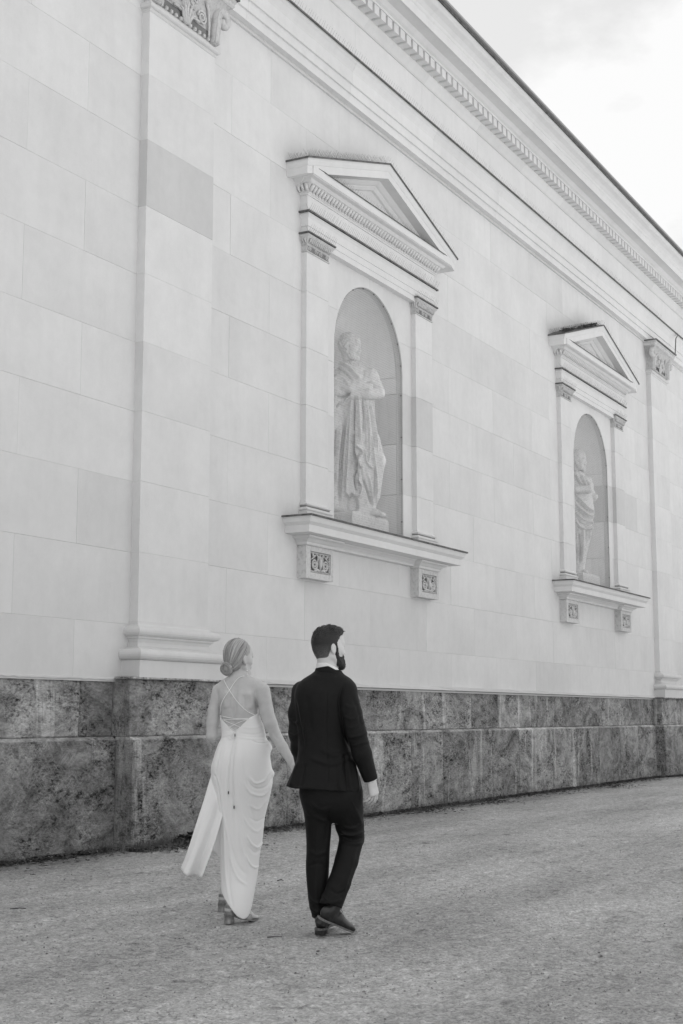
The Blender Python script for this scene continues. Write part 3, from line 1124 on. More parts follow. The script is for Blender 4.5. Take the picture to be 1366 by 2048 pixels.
        for i in range(9):
            u = -1 + 2 * (i + 0.5) / 9
            for e in (-1, 1):
                xx = mx + e * (w2 - 0.014); zz_ = mz + u * (h2 - 0.03)
                o.box(xx - 0.009, xx + 0.009, yf + 0.008, yb, zz_ - 0.009, zz_ + 0.009)
        obj('bracket_carving', o.mesh('bracket_carving', True), MATS['carved'], niche, color=1.2)

    # --- small pilasters
    for s, (xa, xb) in ((-1, (-1.842, -1.288)), (1, (1.288, 1.842))):
        m = MB()
        P = 0.073
        a, b = cx + xa, cx + xb
        for k, (z0, z1) in enumerate(courses):
            za, zb = max(z0, 3.83), min(z1, 6.98)
            if zb - za < 0.05:
                continue
            mm = MB()
            mm.box(0, b - a, 0, P + 0.03, 0.0015, zb - za - 0.0015)
            c = prand(0.985, 1.03)
            if k == 5 and s == 1:
                c = 0.86
            obj('small_pilaster_block', mm.mesh('small_pilaster_block'), MATS['wall'], niche, (a, W - P, za), c)
        pr = [(P + 0.004, 3.84), (P + 0.010, 3.828)] + torus_prof(P + 0.032, 3.808, 0.014, 5) + [(P + 0.012, 3.79), (P + 0.012, 3.776), (P + 0.024, 3.762)] + torus_prof(P + 0.05, 3.742, 0.016, 5) + [(P + 0.036, 3.722), (P + 0.045, 3.72), (P + 0.045, 3.6245)]
        wrap(m, a, b, P, pr)
        obj('small_pilaster_base', m.mesh('small_pilaster_base'), MATS['trim'], niche, color=0.95)
        # dark strip along the base's hollow
        m = MB()
        wrap(m, a, b, P, [(P + 0.0128, 3.7935), (P + 0.0150, 3.786), (P + 0.0128, 3.774)])
        obj('base_hollow', m.mesh('base_hollow'), MATS['dark_stone'], niche)
        # carved capital
        m = MB()
        wrap(m, a, b, P, [(0.132, 7.19), (0.132, 7.165), (0.122, 7.155), (0.115, 7.14), (0.098, 7.118), (0.096, 7.112), (0.088, 7.085), (0.086, 7.075), (0.086, 7.062), (P + 0.004, 7.058), (P + 0.004, 6.992), (P + 0.014, 6.988), (P + 0.014, 6.975), (P, 6.970)])
        obj('small_capital', m.mesh('small_capital'), MATS['carved'], niche, color=1.02)
        m = MB()
        wrap(m, a, b, P, [(0.0, 7.217), (0.148, 7.211), (0.148, 7.192), (0.140, 7.192), (0.140, 7.205), (0.0, 7.2095)])
        obj('capital_flashing', m.mesh('capital_flashing'), MATS['lead'], niche)
        o = MB()
        for i in range(13):
            xx = a + (b - a) * (i + 0.5) / 13
            o.tube([(xx, W - 0.100, 7.078), (xx, W - 0.113, 7.10), (xx, W - 0.126, 7.145)], [0.006, 0.014, 0.013], 5)
        for i in range(3):
            o.tube([(a - 0.012, W - 0.01 - 0.03 * i, 7.078), (a - 0.03, W - 0.01 - 0.03 * i, 7.10), (a - 0.047, W - 0.01 - 0.03 * i, 7.145)], [0.006, 0.012, 0.012], 5)
        for i in range(4):
            x_ = a + (b - a) * (i + 0.5) / 4
            q = 1 if i % 2 else -1
            pts = []
            for j in range(14):
                th = 2 * math.pi * 1.4 * j / 13
                r = 0.030 * (1 - 0.8 * j / 13)
                pts.append((x_ + q * r * math.cos(th), W - P - 0.010, 7.026 + r * math.sin(th)))
            o.tube(pts, 0.0065, 4)
            o.tube([(x_ + q * 0.03, W - P - 0.008, 7.0), (x_ + q * 0.062, W - P - 0.008, 7.045)], 0.008, 4)
        obj('small_capital_carving', o.mesh('small_capital_carving', True), MATS['carved'], niche, color=1.1)
        d = MB(); d.box(a + 0.012, b - 0.012, W - P - 0.0052, W - P, 6.995, 7.056)
        obj('capital_ground', d.mesh('capital_ground'), MATS['dark_stone'], niche)

    # --- entablature of the niche
    m = MB()
    wrap(m, cx - 1.86, cx + 1.86, 0.10, [(0.128, 7.465), (0.126, 7.44), (0.112, 7.415), (0.108, 7.405), (0.108, 7.30), (0.098, 7.297), (0.098, 7.2125), (0.088, 7.209), (0.088, 7.135), (0.0, 7.133)])
    obj('small_architrave', m.mesh('small_architrave'), MATS['trim'], niche)
    m = MB()
    wrap(m, cx - 1.92, cx + 1.92, 0.15, [(0.0, 7.492), (0.152, 7.486), (0.152, 7.464), (0.144, 7.464), (0.144, 7.479), (0.0, 7.4845)])
    obj('architrave_flashing', m.mesh('architrave_flashing'), MATS['lead'], niche)
    m = MB()
    wrap(m, cx - 1.88, cx + 1.88, 0.105, [(0.105, 7.69), (0.105, 7.48)])
    obj('small_frieze', m.mesh('small_frieze'), MATS['trim'], niche)
    m = MB()
    wrap(m, cx - 1.88, cx + 1.88, 0.105, [(0.305, 7.966), (0.305, 7.865), (0.292, 7.863), (0.292, 7.855), (0.232, 7.848), (0.222, 7.835), (0.205, 7.815), (0.17, 7.805), (0.14, 7.76), (0.135, 7.715), (0.12, 7.705), (0.118, 7.691)])
    obj('horizontal_cornice', m.mesh('horizontal_cornice'), MATS['trim'], niche)
    # egg-and-dart row: small tongues
    o = MB()
    k = 0
    xx = cx - 1.885
    while xx < cx + 1.90:
        o.tube([(xx, W - 0.146, 7.725), (xx, W - 0.168, 7.765), (xx, W - 0.196, 7.805)], [0.016, 0.024, 0.024], 6)
        xx += 0.0762
    for k in range(3):
        o.tube([(cx - 1.93, W - 0.02 - 0.055 * k, 7.725), (cx - 1.955, W - 0.02 - 0.055 * k, 7.765), (cx - 1.978, W - 0.02 - 0.055 * k, 7.805)], [0.014, 0.022, 0.022], 6)
    obj('egg_and_dart', o.mesh('egg_and_dart', True), MATS['trim'], niche, kind='stuff')
    m = MB()
    m.add([(cx - 1.93, W - 0.298, 7.978), (cx + 1.93, W - 0.298, 7.978), (cx + 1.93, W - 0.02, 7.99), (cx - 1.93, W - 0.02, 7.99), (cx - 1.80, W - 0.312, 7.974), (cx + 1.80, W - 0.312, 7.974), (cx + 1.80, W - 0.312, 7.957), (cx - 1.80, W - 0.312, 7.957)],
          [(0, 1, 2, 3), (4, 5, 1, 0), (7, 6, 5, 4)])
    obj('cornice_flashing', m.mesh('cornice_flashing'), MATS['lead'], niche)
    # raking cornice
    def rake(m, prof, hwr=2.245, pr=0.33, zt=8.722, sl_=0.309):
        v = []
        for p, h in prof:
            xe = hwr + (p - pr)
            ze = zt - sl_ * xe + h
            v += [(cx - xe, W + 0.05, ze), (cx - xe, W - p, ze), (cx, W - p, zt + h), (cx + xe, W - p, ze), (cx + xe, W + 0.05, ze)]
        f = []
        for i in range(len(prof) - 1):
            for k in range(4):
                a, b = i * 5 + k, (i + 1) * 5 + k
                f.append((a, b, b + 1, a + 1))
        m.add(v, f)
    m = MB()
    rake(m, [(0.0, 0.015), (0.318, -0.008), (0.316, -0.03), (0.31, -0.07), (0.298, -0.105), (0.293, -0.112), (0.289, -0.115), (0.289, -0.212), (0.16, -0.222), (0.14, -0.245), (0.115, -0.27), (0.09, -0.285), (0.085, -0.30), (0.06, -0.335), (0.03, -0.345)])
    rk = obj('raking_cornice', m.mesh('raking_cornice'), MATS['trim'], niche)
    m = MB()
    rake(m, [(0.0, 0.024), (0.333, 0.001), (0.333, -0.022), (0.325, -0.022), (0.325, -0.006), (0.0, 0.017)])
    obj('pediment_flashing', m.mesh('pediment_flashing'), MATS['lead'], niche)
    m = MB()
    m.add([(cx - 1.95, W - 0.03, 7.95), (cx + 1.95, W - 0.03, 7.95), (cx, W - 0.03, 8.55)], [(0, 1, 2)])
    obj('tympanum', m.mesh('tympanum'), MATS['wall'], niche, color=0.95)
    zt, sl_ = 8.72, 0.309
    spikes('bird_spikes', niche, [
        ((cx - 2.2, W - 0.27, zt - sl_ * 2.2), (cx, W - 0.27, zt)), ((cx, W - 0.27, zt), (cx + 2.2, W - 0.27, zt - sl_ * 2.2)),
        ((cx - 2.2, W - 0.05, zt - sl_ * 2.2), (cx, W - 0.05, zt)),
        ((cx - 1.9, W - 0.128, 7.485), (cx + 1.9, W - 0.128, 7.485)),
        ((cx - 1.7, W - 0.20, 7.985), (cx + 1.7, W - 0.20, 7.985)),
        ((cx - 1.9, W - 0.12, 7.212), (cx - 1.2, W - 0.12, 7.212)), ((cx + 1.2, W - 0.12, 7.212), (cx + 1.9, W - 0.12, 7.212))])

    # --- bird net with its hooks
    m = MB()
    r = 0.00045
    st = 0.033
    yN = W + 0.020
    k = -NR + st / 2
    while k < NR:
        zt_ = NS + math.sqrt(max(0, NR * NR - k * k))
        m.box(cx + k - r, cx + k + r, yN - r, yN + r, NF + 0.02, zt_ - 0.015)
        k += st
    z = NF + 0.03
    while z < NS + NR - 0.03:
        h = max(0, z - NS)
        xw = math.sqrt(max(0, NR * NR - h * h)) - 0.01
        m.box(cx - xw, cx + xw, yN - r, yN + r, z - r, z + r)
        z += st
    nt = obj('bird_net', m.mesh('bird_net'), MATS['net'], niche, kind='stuff')
    m = MB()
    pts = []
    RR = NR - 0.012
    for i in range(8):
        pts.append((cx + RR, yN - 0.003, NF + 0.03 + (NS - NF) * i / 8))
    for i in range(21):
        a = math.pi * i / 20
        pts.append((cx + RR * math.cos(a), yN - 0.003, NS + RR * math.sin(a)))
    for i in range(8):
        pts.append((cx - RR, yN - 0.003, NS - (NS - NF - 0.03) * (i + 1) / 8))
    m.tube(pts, 0.0028, 4)
    for i in range(1, len(pts) - 1, 2):
        p = pts[i]
        m.box(p[0] - 0.008, p[0] + 0.008, p[1] - 0.008, p[1] + 0.008, p[2] - 0.008, p[2] + 0.008)
    obj('net_cord', m.mesh('net_cord'), MATS['net'], niche)
aedicule(NICHES[0], 'the statue with folded arms')
aedicule(NICHES[1], 'the draped statue, farther along the wall')

# ------------------------------------------------------------------ sculpting toolkit: signed-distance fields on a grid -> one continuous mesh
def nrm(v):
    v = np.asarray(v, float)
    return v / np.linalg.norm(v)

class SDF:
    BIG = 0.08
    def __init__(self, lo, hi, h):
        self.lo = np.array(lo, np.float32)
        self.h = h
        self.n = np.ceil((np.array(hi) - np.array(lo)) / h).astype(int) + 1
        self.F = np.full(self.n, self.BIG, np.float32)
        self.ax = [self.lo[i] + h * np.arange(self.n[i], dtype=np.float32) for i in range(3)]
    def sub(self, lo, hi):
        a = np.clip(np.floor((np.array(lo) - self.lo) / self.h).astype(int), 0, self.n - 1)
        b = np.clip(np.ceil((np.array(hi) - self.lo) / self.h).astype(int) + 1, 1, self.n)
        if (b <= a).any():
            return None
        sl = tuple(slice(i, j) for i, j in zip(a, b))
        P = np.meshgrid(self.ax[0][sl[0]], self.ax[1][sl[1]], self.ax[2][sl[2]], indexing='ij')
        return sl, P
    def mix(self, sl, d, k, op):
        A = self.F[sl]
        d = d.astype(np.float32)
        if op == 'add':
            if k > 0:
                q = np.maximum(k - np.abs(A - d), 0) / k
                self.F[sl] = np.minimum(A, d) - q * q * k * 0.25
            else:
                self.F[sl] = np.minimum(A, d)
        elif op == 'cut':
            d = -d
            if k > 0:
                q = np.maximum(k - np.abs(A - d), 0) / k
                self.F[sl] = np.maximum(A, d) + q * q * k * 0.25
            else:
                self.F[sl] = np.maximum(A, d)
        elif op == 'keep':
            self.F[sl] = np.maximum(A, d)
    def cone(self, a, b, ra, rb, k=0.02, op='add'):
        a, b = np.array(a, float), np.array(b, float)
        m = max(ra, rb) + k + 4 * self.h
        s = self.sub(np.minimum(a, b) - m, np.maximum(a, b) + m)
        if s is None:
            return
        sl, P = s
        ab = b - a
        L2 = max(ab @ ab, 1e-9)
        t = ((P[0] - a[0]) * ab[0] + (P[1] - a[1]) * ab[1] + (P[2] - a[2]) * ab[2]) / L2
        t = np.clip(t, 0, 1)
        d = np.sqrt((P[0] - a[0] - t * ab[0]) ** 2 + (P[1] - a[1] - t * ab[1]) ** 2 + (P[2] - a[2] - t * ab[2]) ** 2)
        self.mix(sl, d - (ra + (rb - ra) * t), k, op)
    def chain(self, pts, rad, k=0.015, op='add'):
        for i in range(len(pts) - 1):
            self.cone(pts[i], pts[i + 1], rad[i], rad[i + 1], k, op)
    def ell(self, c, r, k=0.02, R=None, op='add'):
        """ellipsoid; R rows are the axes of its own frame"""
        c, r = np.array(c, float), np.array(r, float)
        R = np.eye(3) if R is None else np.array(R, float)
        ext = np.sqrt((R.T ** 2) @ (r ** 2)) if True else r
        m = ext + k + 4 * self.h
        s = self.sub(c - m, c + m)
        if s is None:
            return
        sl, P = s
        X = [P[i] - c[i] for i in range(3)]
        q = [R[j][0] * X[0] + R[j][1] * X[1] + R[j][2] * X[2] for j in range(3)]
        k0 = np.sqrt((q[0] / r[0]) ** 2 + (q[1] / r[1]) ** 2 + (q[2] / r[2]) ** 2)
        k1 = np.sqrt((q[0] / r[0] ** 2) ** 2 + (q[1] / r[1] ** 2) ** 2 + (q[2] / r[2] ** 2) ** 2)
        d = np.where(k1 > 1e-6, k0 * (k0 - 1) / np.maximum(k1, 1e-6), -r.min())
        self.mix(sl, d, k, op)
    def loft(self, rows, k=0.02, n=2.0, yaw=0.0, op='add', cap=0.02):
        """rows: (z, cx, cy, rx, ry) ascending z, elliptic sections, sections turned by yaw"""
        rows = np.array(sorted(rows), float)
        z0, z1 = rows[0, 0], rows[-1, 0]
        rm = rows[:, 3:5].max()
        lo = [(rows[:, 1] - rm).min(), (rows[:, 2] - rm).min(), z0]
        hi = [(rows[:, 1] + rm).max(), (rows[:, 2] + rm).max(), z1]
        m = k + 4 * self.h
        s = self.sub(np.array(lo) - m, np.array(hi) + m)
        if s is None:
            return
        sl, P = s
        zz = self.ax[2][sl[2]]
        def it(j):
            return smooth_interp(zz, rows[:, 0], rows[:, j])[None, None, :]
        cx, cy, rx, ry = it(1), it(2), it(3), it(4)
        X, Y = P[0] - cx, P[1] - cy
        if yaw:
            c_, s_ = math.cos(yaw), math.sin(yaw)
            X, Y = X * c_ + Y * s_, -X * s_ + Y * c_
        e = (np.abs(X / rx) ** n + np.abs(Y / ry) ** n) ** (1.0 / n)
        g = np.sqrt(X * X + Y * Y) + 1e-6
        d = g * (1 - 1 / np.maximum(e, 1e-4))
        d = np.where(e < 0.05, -np.minimum(rx, ry), d)
        dz = np.maximum(z0 - P[2], P[2] - z1)
        d = np.maximum(d, dz)
        self.mix(sl, d, k, op)
    def func(self, fn, lo, hi, k=0.0, op='add'):
        s = self.sub(lo, hi)
        if s is None:
            return
        sl, P = s
        self.mix(sl, fn(*P), k, op)
    def displace(self, fn):
        P = np.meshgrid(*self.ax, indexing='ij')
        near = np.abs(self.F) < self.BIG * 0.9
        self.F[near] -= fn(P[0][near], P[1][near], P[2][near]).astype(np.float32)
    def mesh(self, relax=1):
        F = self.F
        n = F.shape
        ins = F < 0
        cnt = np.zeros([k - 1 for k in n], np.uint8)
        for i in (0, 1):
            for j in (0, 1):
                for k in (0, 1):
                    cnt += ins[i:n[0] - 1 + i, j:n[1] - 1 + j, k:n[2] - 1 + k]
        act = (cnt > 0) & (cnt < 8)
        idx = np.argwhere(act)
        vid = np.full(cnt.shape, -1, np.int32)
        vid[act] = np.arange(len(idx), dtype=np.int32)
        off = np.array([(i, j, k) for i in (0, 1) for j in (0, 1) for k in (0, 1)])
        val = np.stack([F[idx[:, 0] + o[0], idx[:, 1] + o[1], idx[:, 2] + o[2]] for o in off], 1)
        acc = np.zeros((len(idx), 3)); num = np.zeros(len(idx))
        for a in range(8):
            for b in range(a + 1, 8):
                if np.abs(off[a] - off[b]).sum() != 1:
                    continue
                va, vb = val[:, a], val[:, b]
                cr = (va < 0) != (vb < 0)
                t = np.where(cr, va / np.where(cr, va - vb, 1), 0)
                acc += np.where(cr[:, None], off[a] + t[:, None] * (off[b] - off[a]), 0)
                num += cr
        V = self.lo + (idx + acc / num[:, None]) * self.h
        faces = []
        for ax in range(3):
            s0 = [slice(None)] * 3; s1 = [slice(None)] * 3
            s0[ax] = slice(0, n[ax] - 1); s1[ax] = slice(1, n[ax])
            b, c = [q for q in range(3) if q != ax]
            A, B = ins[tuple(s0)], ins[tuple(s1)]
            e = np.argwhere(A != B)
            ok = (e[:, b] > 0) & (e[:, c] > 0) & (e[:, b] < n[b] - 1) & (e[:, c] < n[c] - 1)
            e = e[ok]
            flip = A[e[:, 0], e[:, 1], e[:, 2]]
            def cell(db, dc):
                q = e.copy(); q[:, b] += db; q[:, c] += dc
                return vid[q[:, 0], q[:, 1], q[:, 2]]
            quad = np.stack([cell(-1, -1), cell(0, -1), cell(0, 0), cell(-1, 0)], 1)
            if ax == 1:
                flip = ~flip
            quad[~flip] = quad[~flip][:, ::-1]
            faces.append(quad)
        Q = np.concatenate(faces)
        for _ in range(relax):
            V = laplace(V, Q, 0.5)
        return V, Q

def smooth_interp(x, xp, fp):
    """monotone-ish cubic (Catmull-Rom) interpolation"""
    xp, fp = np.asarray(xp, float), np.asarray(fp, float)
    m = np.gradient(fp, xp) if len(xp) > 2 else np.full(len(xp), (fp[-1] - fp[0]) / (xp[-1] - xp[0]))
    x = np.clip(x, xp[0], xp[-1])
    i = np.clip(np.searchsorted(xp, x) - 1, 0, len(xp) - 2)
    h = xp[i + 1] - xp[i]
    t = (x - xp[i]) / h
    return ((2 * t ** 3 - 3 * t ** 2 + 1) * fp[i] + (t ** 3 - 2 * t ** 2 + t) * h * m[i] + (-2 * t ** 3 + 3 * t ** 2) * fp[i + 1] + (t ** 3 - t ** 2) * h * m[i + 1])

def laplace(V, Q, w):
    A = np.zeros_like(V); N = np.zeros(len(V))
    k = Q.shape[1]
    for i in range(k):
        np.add.at(A, Q[:, i], V[Q[:, (i + 1) % k]]); np.add.at(N, Q[:, i], 1)
        np.add.at(A, Q[:, (i + 1) % k], V[Q[:, i]]); np.add.at(N, Q[:, (i + 1) % k], 1)
    return V * (1 - w) + w * A / np.maximum(N, 1)[:, None]

def vnormals(V, Q):
    a = V[Q[:, 2]] - V[Q[:, 0]]
    b = V[Q[:, 3 if Q.shape[1] == 4 else 1]] - V[Q[:, 1 if Q.shape[1] == 4 else 0]]
    fn = np.cross(a, b)
    N = np.zeros_like(V)
    for i in range(Q.shape[1]):
        np.add.at(N, Q[:, i], fn)
    return N / np.maximum(np.linalg.norm(N, axis=1), 1e-9)[:, None]

def crease(V, Q, lines, back=0.15):
    """cloth folds: each line = (points (x,z), width, height[, sharp]) raised (or sunk, height < 0) along the
    surface on the side that faces the path of the camera (local -y); height may be a pair start/end"""
    N = vnormals(V, Q)
    D = np.zeros(len(V))
    X = V[:, [0, 2]]
    for ln in lines:
        pts, wd, ht = ln[0], ln[1], ln[2]
        asym = ln[3] if len(ln) > 3 else 0.0
        pts = np.array(pts, float)
        # resample the polyline as a smooth curve
        t = np.concatenate([[0], np.cumsum(np.linalg.norm(np.diff(pts, axis=0), axis=1))])
        tt = np.linspace(0, t[-1], max(6, int(t[-1] / 0.02)))
        C = np.stack([smooth_interp(tt, t, pts[:, 0]), smooth_interp(tt, t, pts[:, 1])], 1)
        lo, hi = C.min(0) - 3 * wd, C.max(0) + 3 * wd
        sel = np.where((X > lo).all(1) & (X < hi).all(1) & (N[:, 1] < back))[0]
        if len(sel) == 0:
            continue
        best = np.full(len(sel), 1e9); u = np.zeros(len(sel)); sg = np.zeros(len(sel))
        for i in range(len(C) - 1):
            a, b = C[i], C[i + 1]
            ab = b - a
            q = X[sel] - a
            s = np.clip((q @ ab) / max(ab @ ab, 1e-9), 0, 1)
            r = q - s[:, None] * ab
            d = np.linalg.norm(r, axis=1)
            m = d < best
            best[m] = d[m]; u[m] = (i + s[m]) / (len(C) - 1)
            sg[m] = np.sign(ab[0] * q[m, 1] - ab[1] * q[m, 0])
        h = ht if not hasattr(ht, '__len__') else ht[0] + (ht[1] - ht[0]) * u
        fade = np.clip(np.minimum(u, 1 - u) * 6 + 0.15, 0, 1)
        w_ = np.where(sg > 0, wd * (1 + asym), wd * (1 - asym))
        D[sel] += h * fade * np.exp(-(best / w_) ** 2) * np.clip((back - N[sel, 1]) * 2.5, 0, 1)
    return V + N * D[:, None]

def fobj(name, V, Q, mat, parent, smooth=True, color=None, label=None, attrs=None):
    me = mesh(name, V, Q, smooth)
    if attrs:
        for k, a in attrs.items():
            at = me.attributes.new(k, 'FLOAT', 'POINT')
            at.data.foreach_set('value', np.asarray(a, np.float32))
    return obj(name, me, MATS[mat], parent, color=color, label=label)

def strands(name, V, Q, sel, n, length, dirn, lift, mat, parent, w=0.0011, seed=3, jit=0.25):
    """loose hairs: thin tapering blades rooted on the surface of a hair mesh"""
    r = np.random.default_rng(seed)
    N = vnormals(V, Q)
    ids = np.where(sel)[0]
    ids = r.choice(ids, n)
    P, F = [], []
    for k, i in enumerate(ids):
        L = length * r.uniform(0.5, 1.3)
        nn = N[i]
        d = dirn(V[i])
        d = d - nn * (d @ nn)
        d = d / max(np.linalg.norm(d), 1e-6) + nn * lift * r.uniform(0.3, 1.6) + r.normal(0, jit, 3)
        d /= np.linalg.norm(d)
        s = np.cross(d, nn); s /= max(np.linalg.norm(s), 1e-6)
        p = V[i] - nn * 0.002
        m = p + d * L * 0.55 + nn * L * 0.06
        e = p + d * L - nn * L * 0.05
        b = len(P)
        P += [p - s * w, p + s * w, m + s * w * 0.8, m - s * w * 0.8, e]
        F += [(b, b + 1, b + 2, b + 3), (b + 3, b + 2, b + 4)]
    o = obj(name, mesh(name, P, F), MATS[mat], parent, kind='stuff')
    return o

def head_frame(origin, yaw, scale, pitch=0.0, roll=0.0):
    """yaw: how far the face is turned right of straight away; returns to-local function and axes"""
    f = np.array([math.sin(yaw), math.cos(yaw), 0.0]); r = np.array([math.cos(yaw), -math.sin(yaw), 0.0]); u = np.array([0, 0, 1.0])
    f, u = f * math.cos(pitch) + u * math.sin(pitch), u * math.cos(pitch) - f * math.sin(pitch)
    r, u = r * math.cos(roll) + u * math.sin(roll), u * math.cos(roll) - r * math.sin(roll)
    o = np.array(origin, float)
    def to(a, s, b):
        return o + scale * (a * f + s * r + b * u)
    return to, np.array([f, r, u])

def sculpt_head(S, to, R, sc, neck, male=True, k=0.012):
    e = lambda c, r, kk=k, op='add': S.ell(to(*c), np.array(r) * sc, kk * sc, R, op)
    c_ = lambda a, b, ra, rb, kk=k, op='add': S.cone(to(*a), to(*b), ra * sc, rb * sc, kk * sc, op)
    e((-0.008, 0, 0.045), (0.100, 0.077, 0.098))
    e((0.020, 0, 0.020), (0.078, 0.070, 0.085))
    e((0.048, 0, -0.035), (0.048, 0.055, 0.072), 0.03)
    for s in (-1, 1):
        e((0.055, s * 0.040, -0.012), (0.034, 0.024, 0.030), 0.02)          # cheek
        c_((0.000, s * 0.058, -0.055), (0.060, s * 0.022, -0.105), 0.022 if male else 0.017, 0.020, 0.03)
        e((0.102, s * 0.033, 0.014), (0.014, 0.020, 0.012), 0.008, 'cut')   # eye socket
        e((0.088, s * 0.033, 0.012), (0.013, 0.014, 0.012), 0.004)          # eyeball and lid
        e((-0.006, s * 0.082, -0.002), (0.020, 0.010, 0.033), 0.006)        # ear
        e((-0.002, s * 0.093, 0.000), (0.011, 0.008, 0.021), 0.004, 'cut')
        e((-0.002, s * 0.080, -0.030), (0.009, 0.008, 0.011), 0.006)
    e((0.090, 0, 0.030), (0.016, 0.052, 0.013), 0.016)                      # brow
    e((0.080, 0, 0.060), (0.024, 0.050, 0.045), 0.03)                       # forehead
    c_((0.096, 0, 0.018), (0.118, 0, -0.028), 0.008, 0.0115, 0.010)         # nose
    for s in (-1, 1):
        e((0.110, s * 0.012, -0.032), (0.012, 0.008, 0.009), 0.008)
    e((0.094, 0, -0.058), (0.016, 0.026, 0.010), 0.012)                     # lips
    e((0.100, 0, -0.055), (0.009, 0.020, 0.005), 0.006)
    e((0.099, 0, -0.068), (0.010, 0.018, 0.006), 0.006)
    e((0.084, 0, -0.100), (0.022, 0.026, 0.020), 0.02)                      # chin
    S.cone(to(-0.022, 0, -0.030), neck, (0.059 if male else 0.050) * sc, 0.056 if male else 0.046, 0.018)

def sculpt_hand(S, wrist, d, n, side, sc=1.0, curl=(0.5, 0.6, 0.5), spread=0.06, k=0.008, fold=0.0):
    """hand from the wrist along d (unit), n = unit normal of the back of the hand; five separate fingers.
    side=+1: the thumb lies towards n x d"""
    d, n = nrm(d), nrm(n)
    n = nrm(n - d * (n @ d))
    a = np.cross(n, d) * side                    # towards the thumb
    w = np.array(wrist, float)
    P = lambda al, ac, no: w + sc * (al * d + ac * a + no * n)
    S.cone(P(-0.02, 0, 0), P(0.02, 0, 0), 0.026 * sc, 0.026 * sc, k)
    for ac in (-0.026, -0.009, 0.009, 0.024):    # palm
        S.cone(P(0.012, ac * 0.7, 0), P(0.082, ac * 1.15, 0.002), 0.017 * sc, 0.0135 * sc, 0.014)
    ln = [(0.036, 0.022, 0.020), (0.042, 0.027, 0.021), (0.046, 0.030, 0.022), (0.043, 0.027, 0.021)]
    for j, ac in enumerate((-0.031, -0.0105, 0.0105, 0.030)):
        p = P(0.084 - 0.004 * abs(j - 2), ac, 0.002)
        ang = fold
        rr = [0.0082, 0.0092, 0.0095, 0.0090][j]
        for q in range(3):
            ang += curl[q] * (1.0 + 0.12 * (1.5 - j) * (0.5 if q else 1))
            dirn = d * math.cos(ang) - n * math.sin(ang) + a * spread * (j - 1.5)
            e = p + nrm(dirn) * ln[j][q] * sc
            S.cone(p, e, rr * sc * (1 - 0.1 * q), rr * sc * (0.9 - 0.1 * q), 0.004)
            p = e
    # thumb leaves the side of the palm near its base
    p = P(0.022, 0.028, -0.004)
    for q, (L, r0, r1, t) in enumerate(((0.042, 0.0135, 0.0115, 0.62), (0.032, 0.0112, 0.0100, 0.35), (0.026, 0.0098, 0.0080, 0.10))):
        dirn = d * math.cos(t) + a * math.sin(t) - n * (0.35 + 0.2 * q)
        e = p + nrm(dirn) * L * sc
        S.cone(p, e, r0 * sc, r1 * sc, 0.006)
        p = e

FRAME_ROT = math.atan2(RT[1], RT[0])
def place(t, d, lateral, z=0.0):
    p = np.array([0, -CAM_D, 0]) + HD * d + RT * lateral
    t.location = (p[0], p[1], z)
    t.rotation_euler = (0, 0, FRAME_ROT)

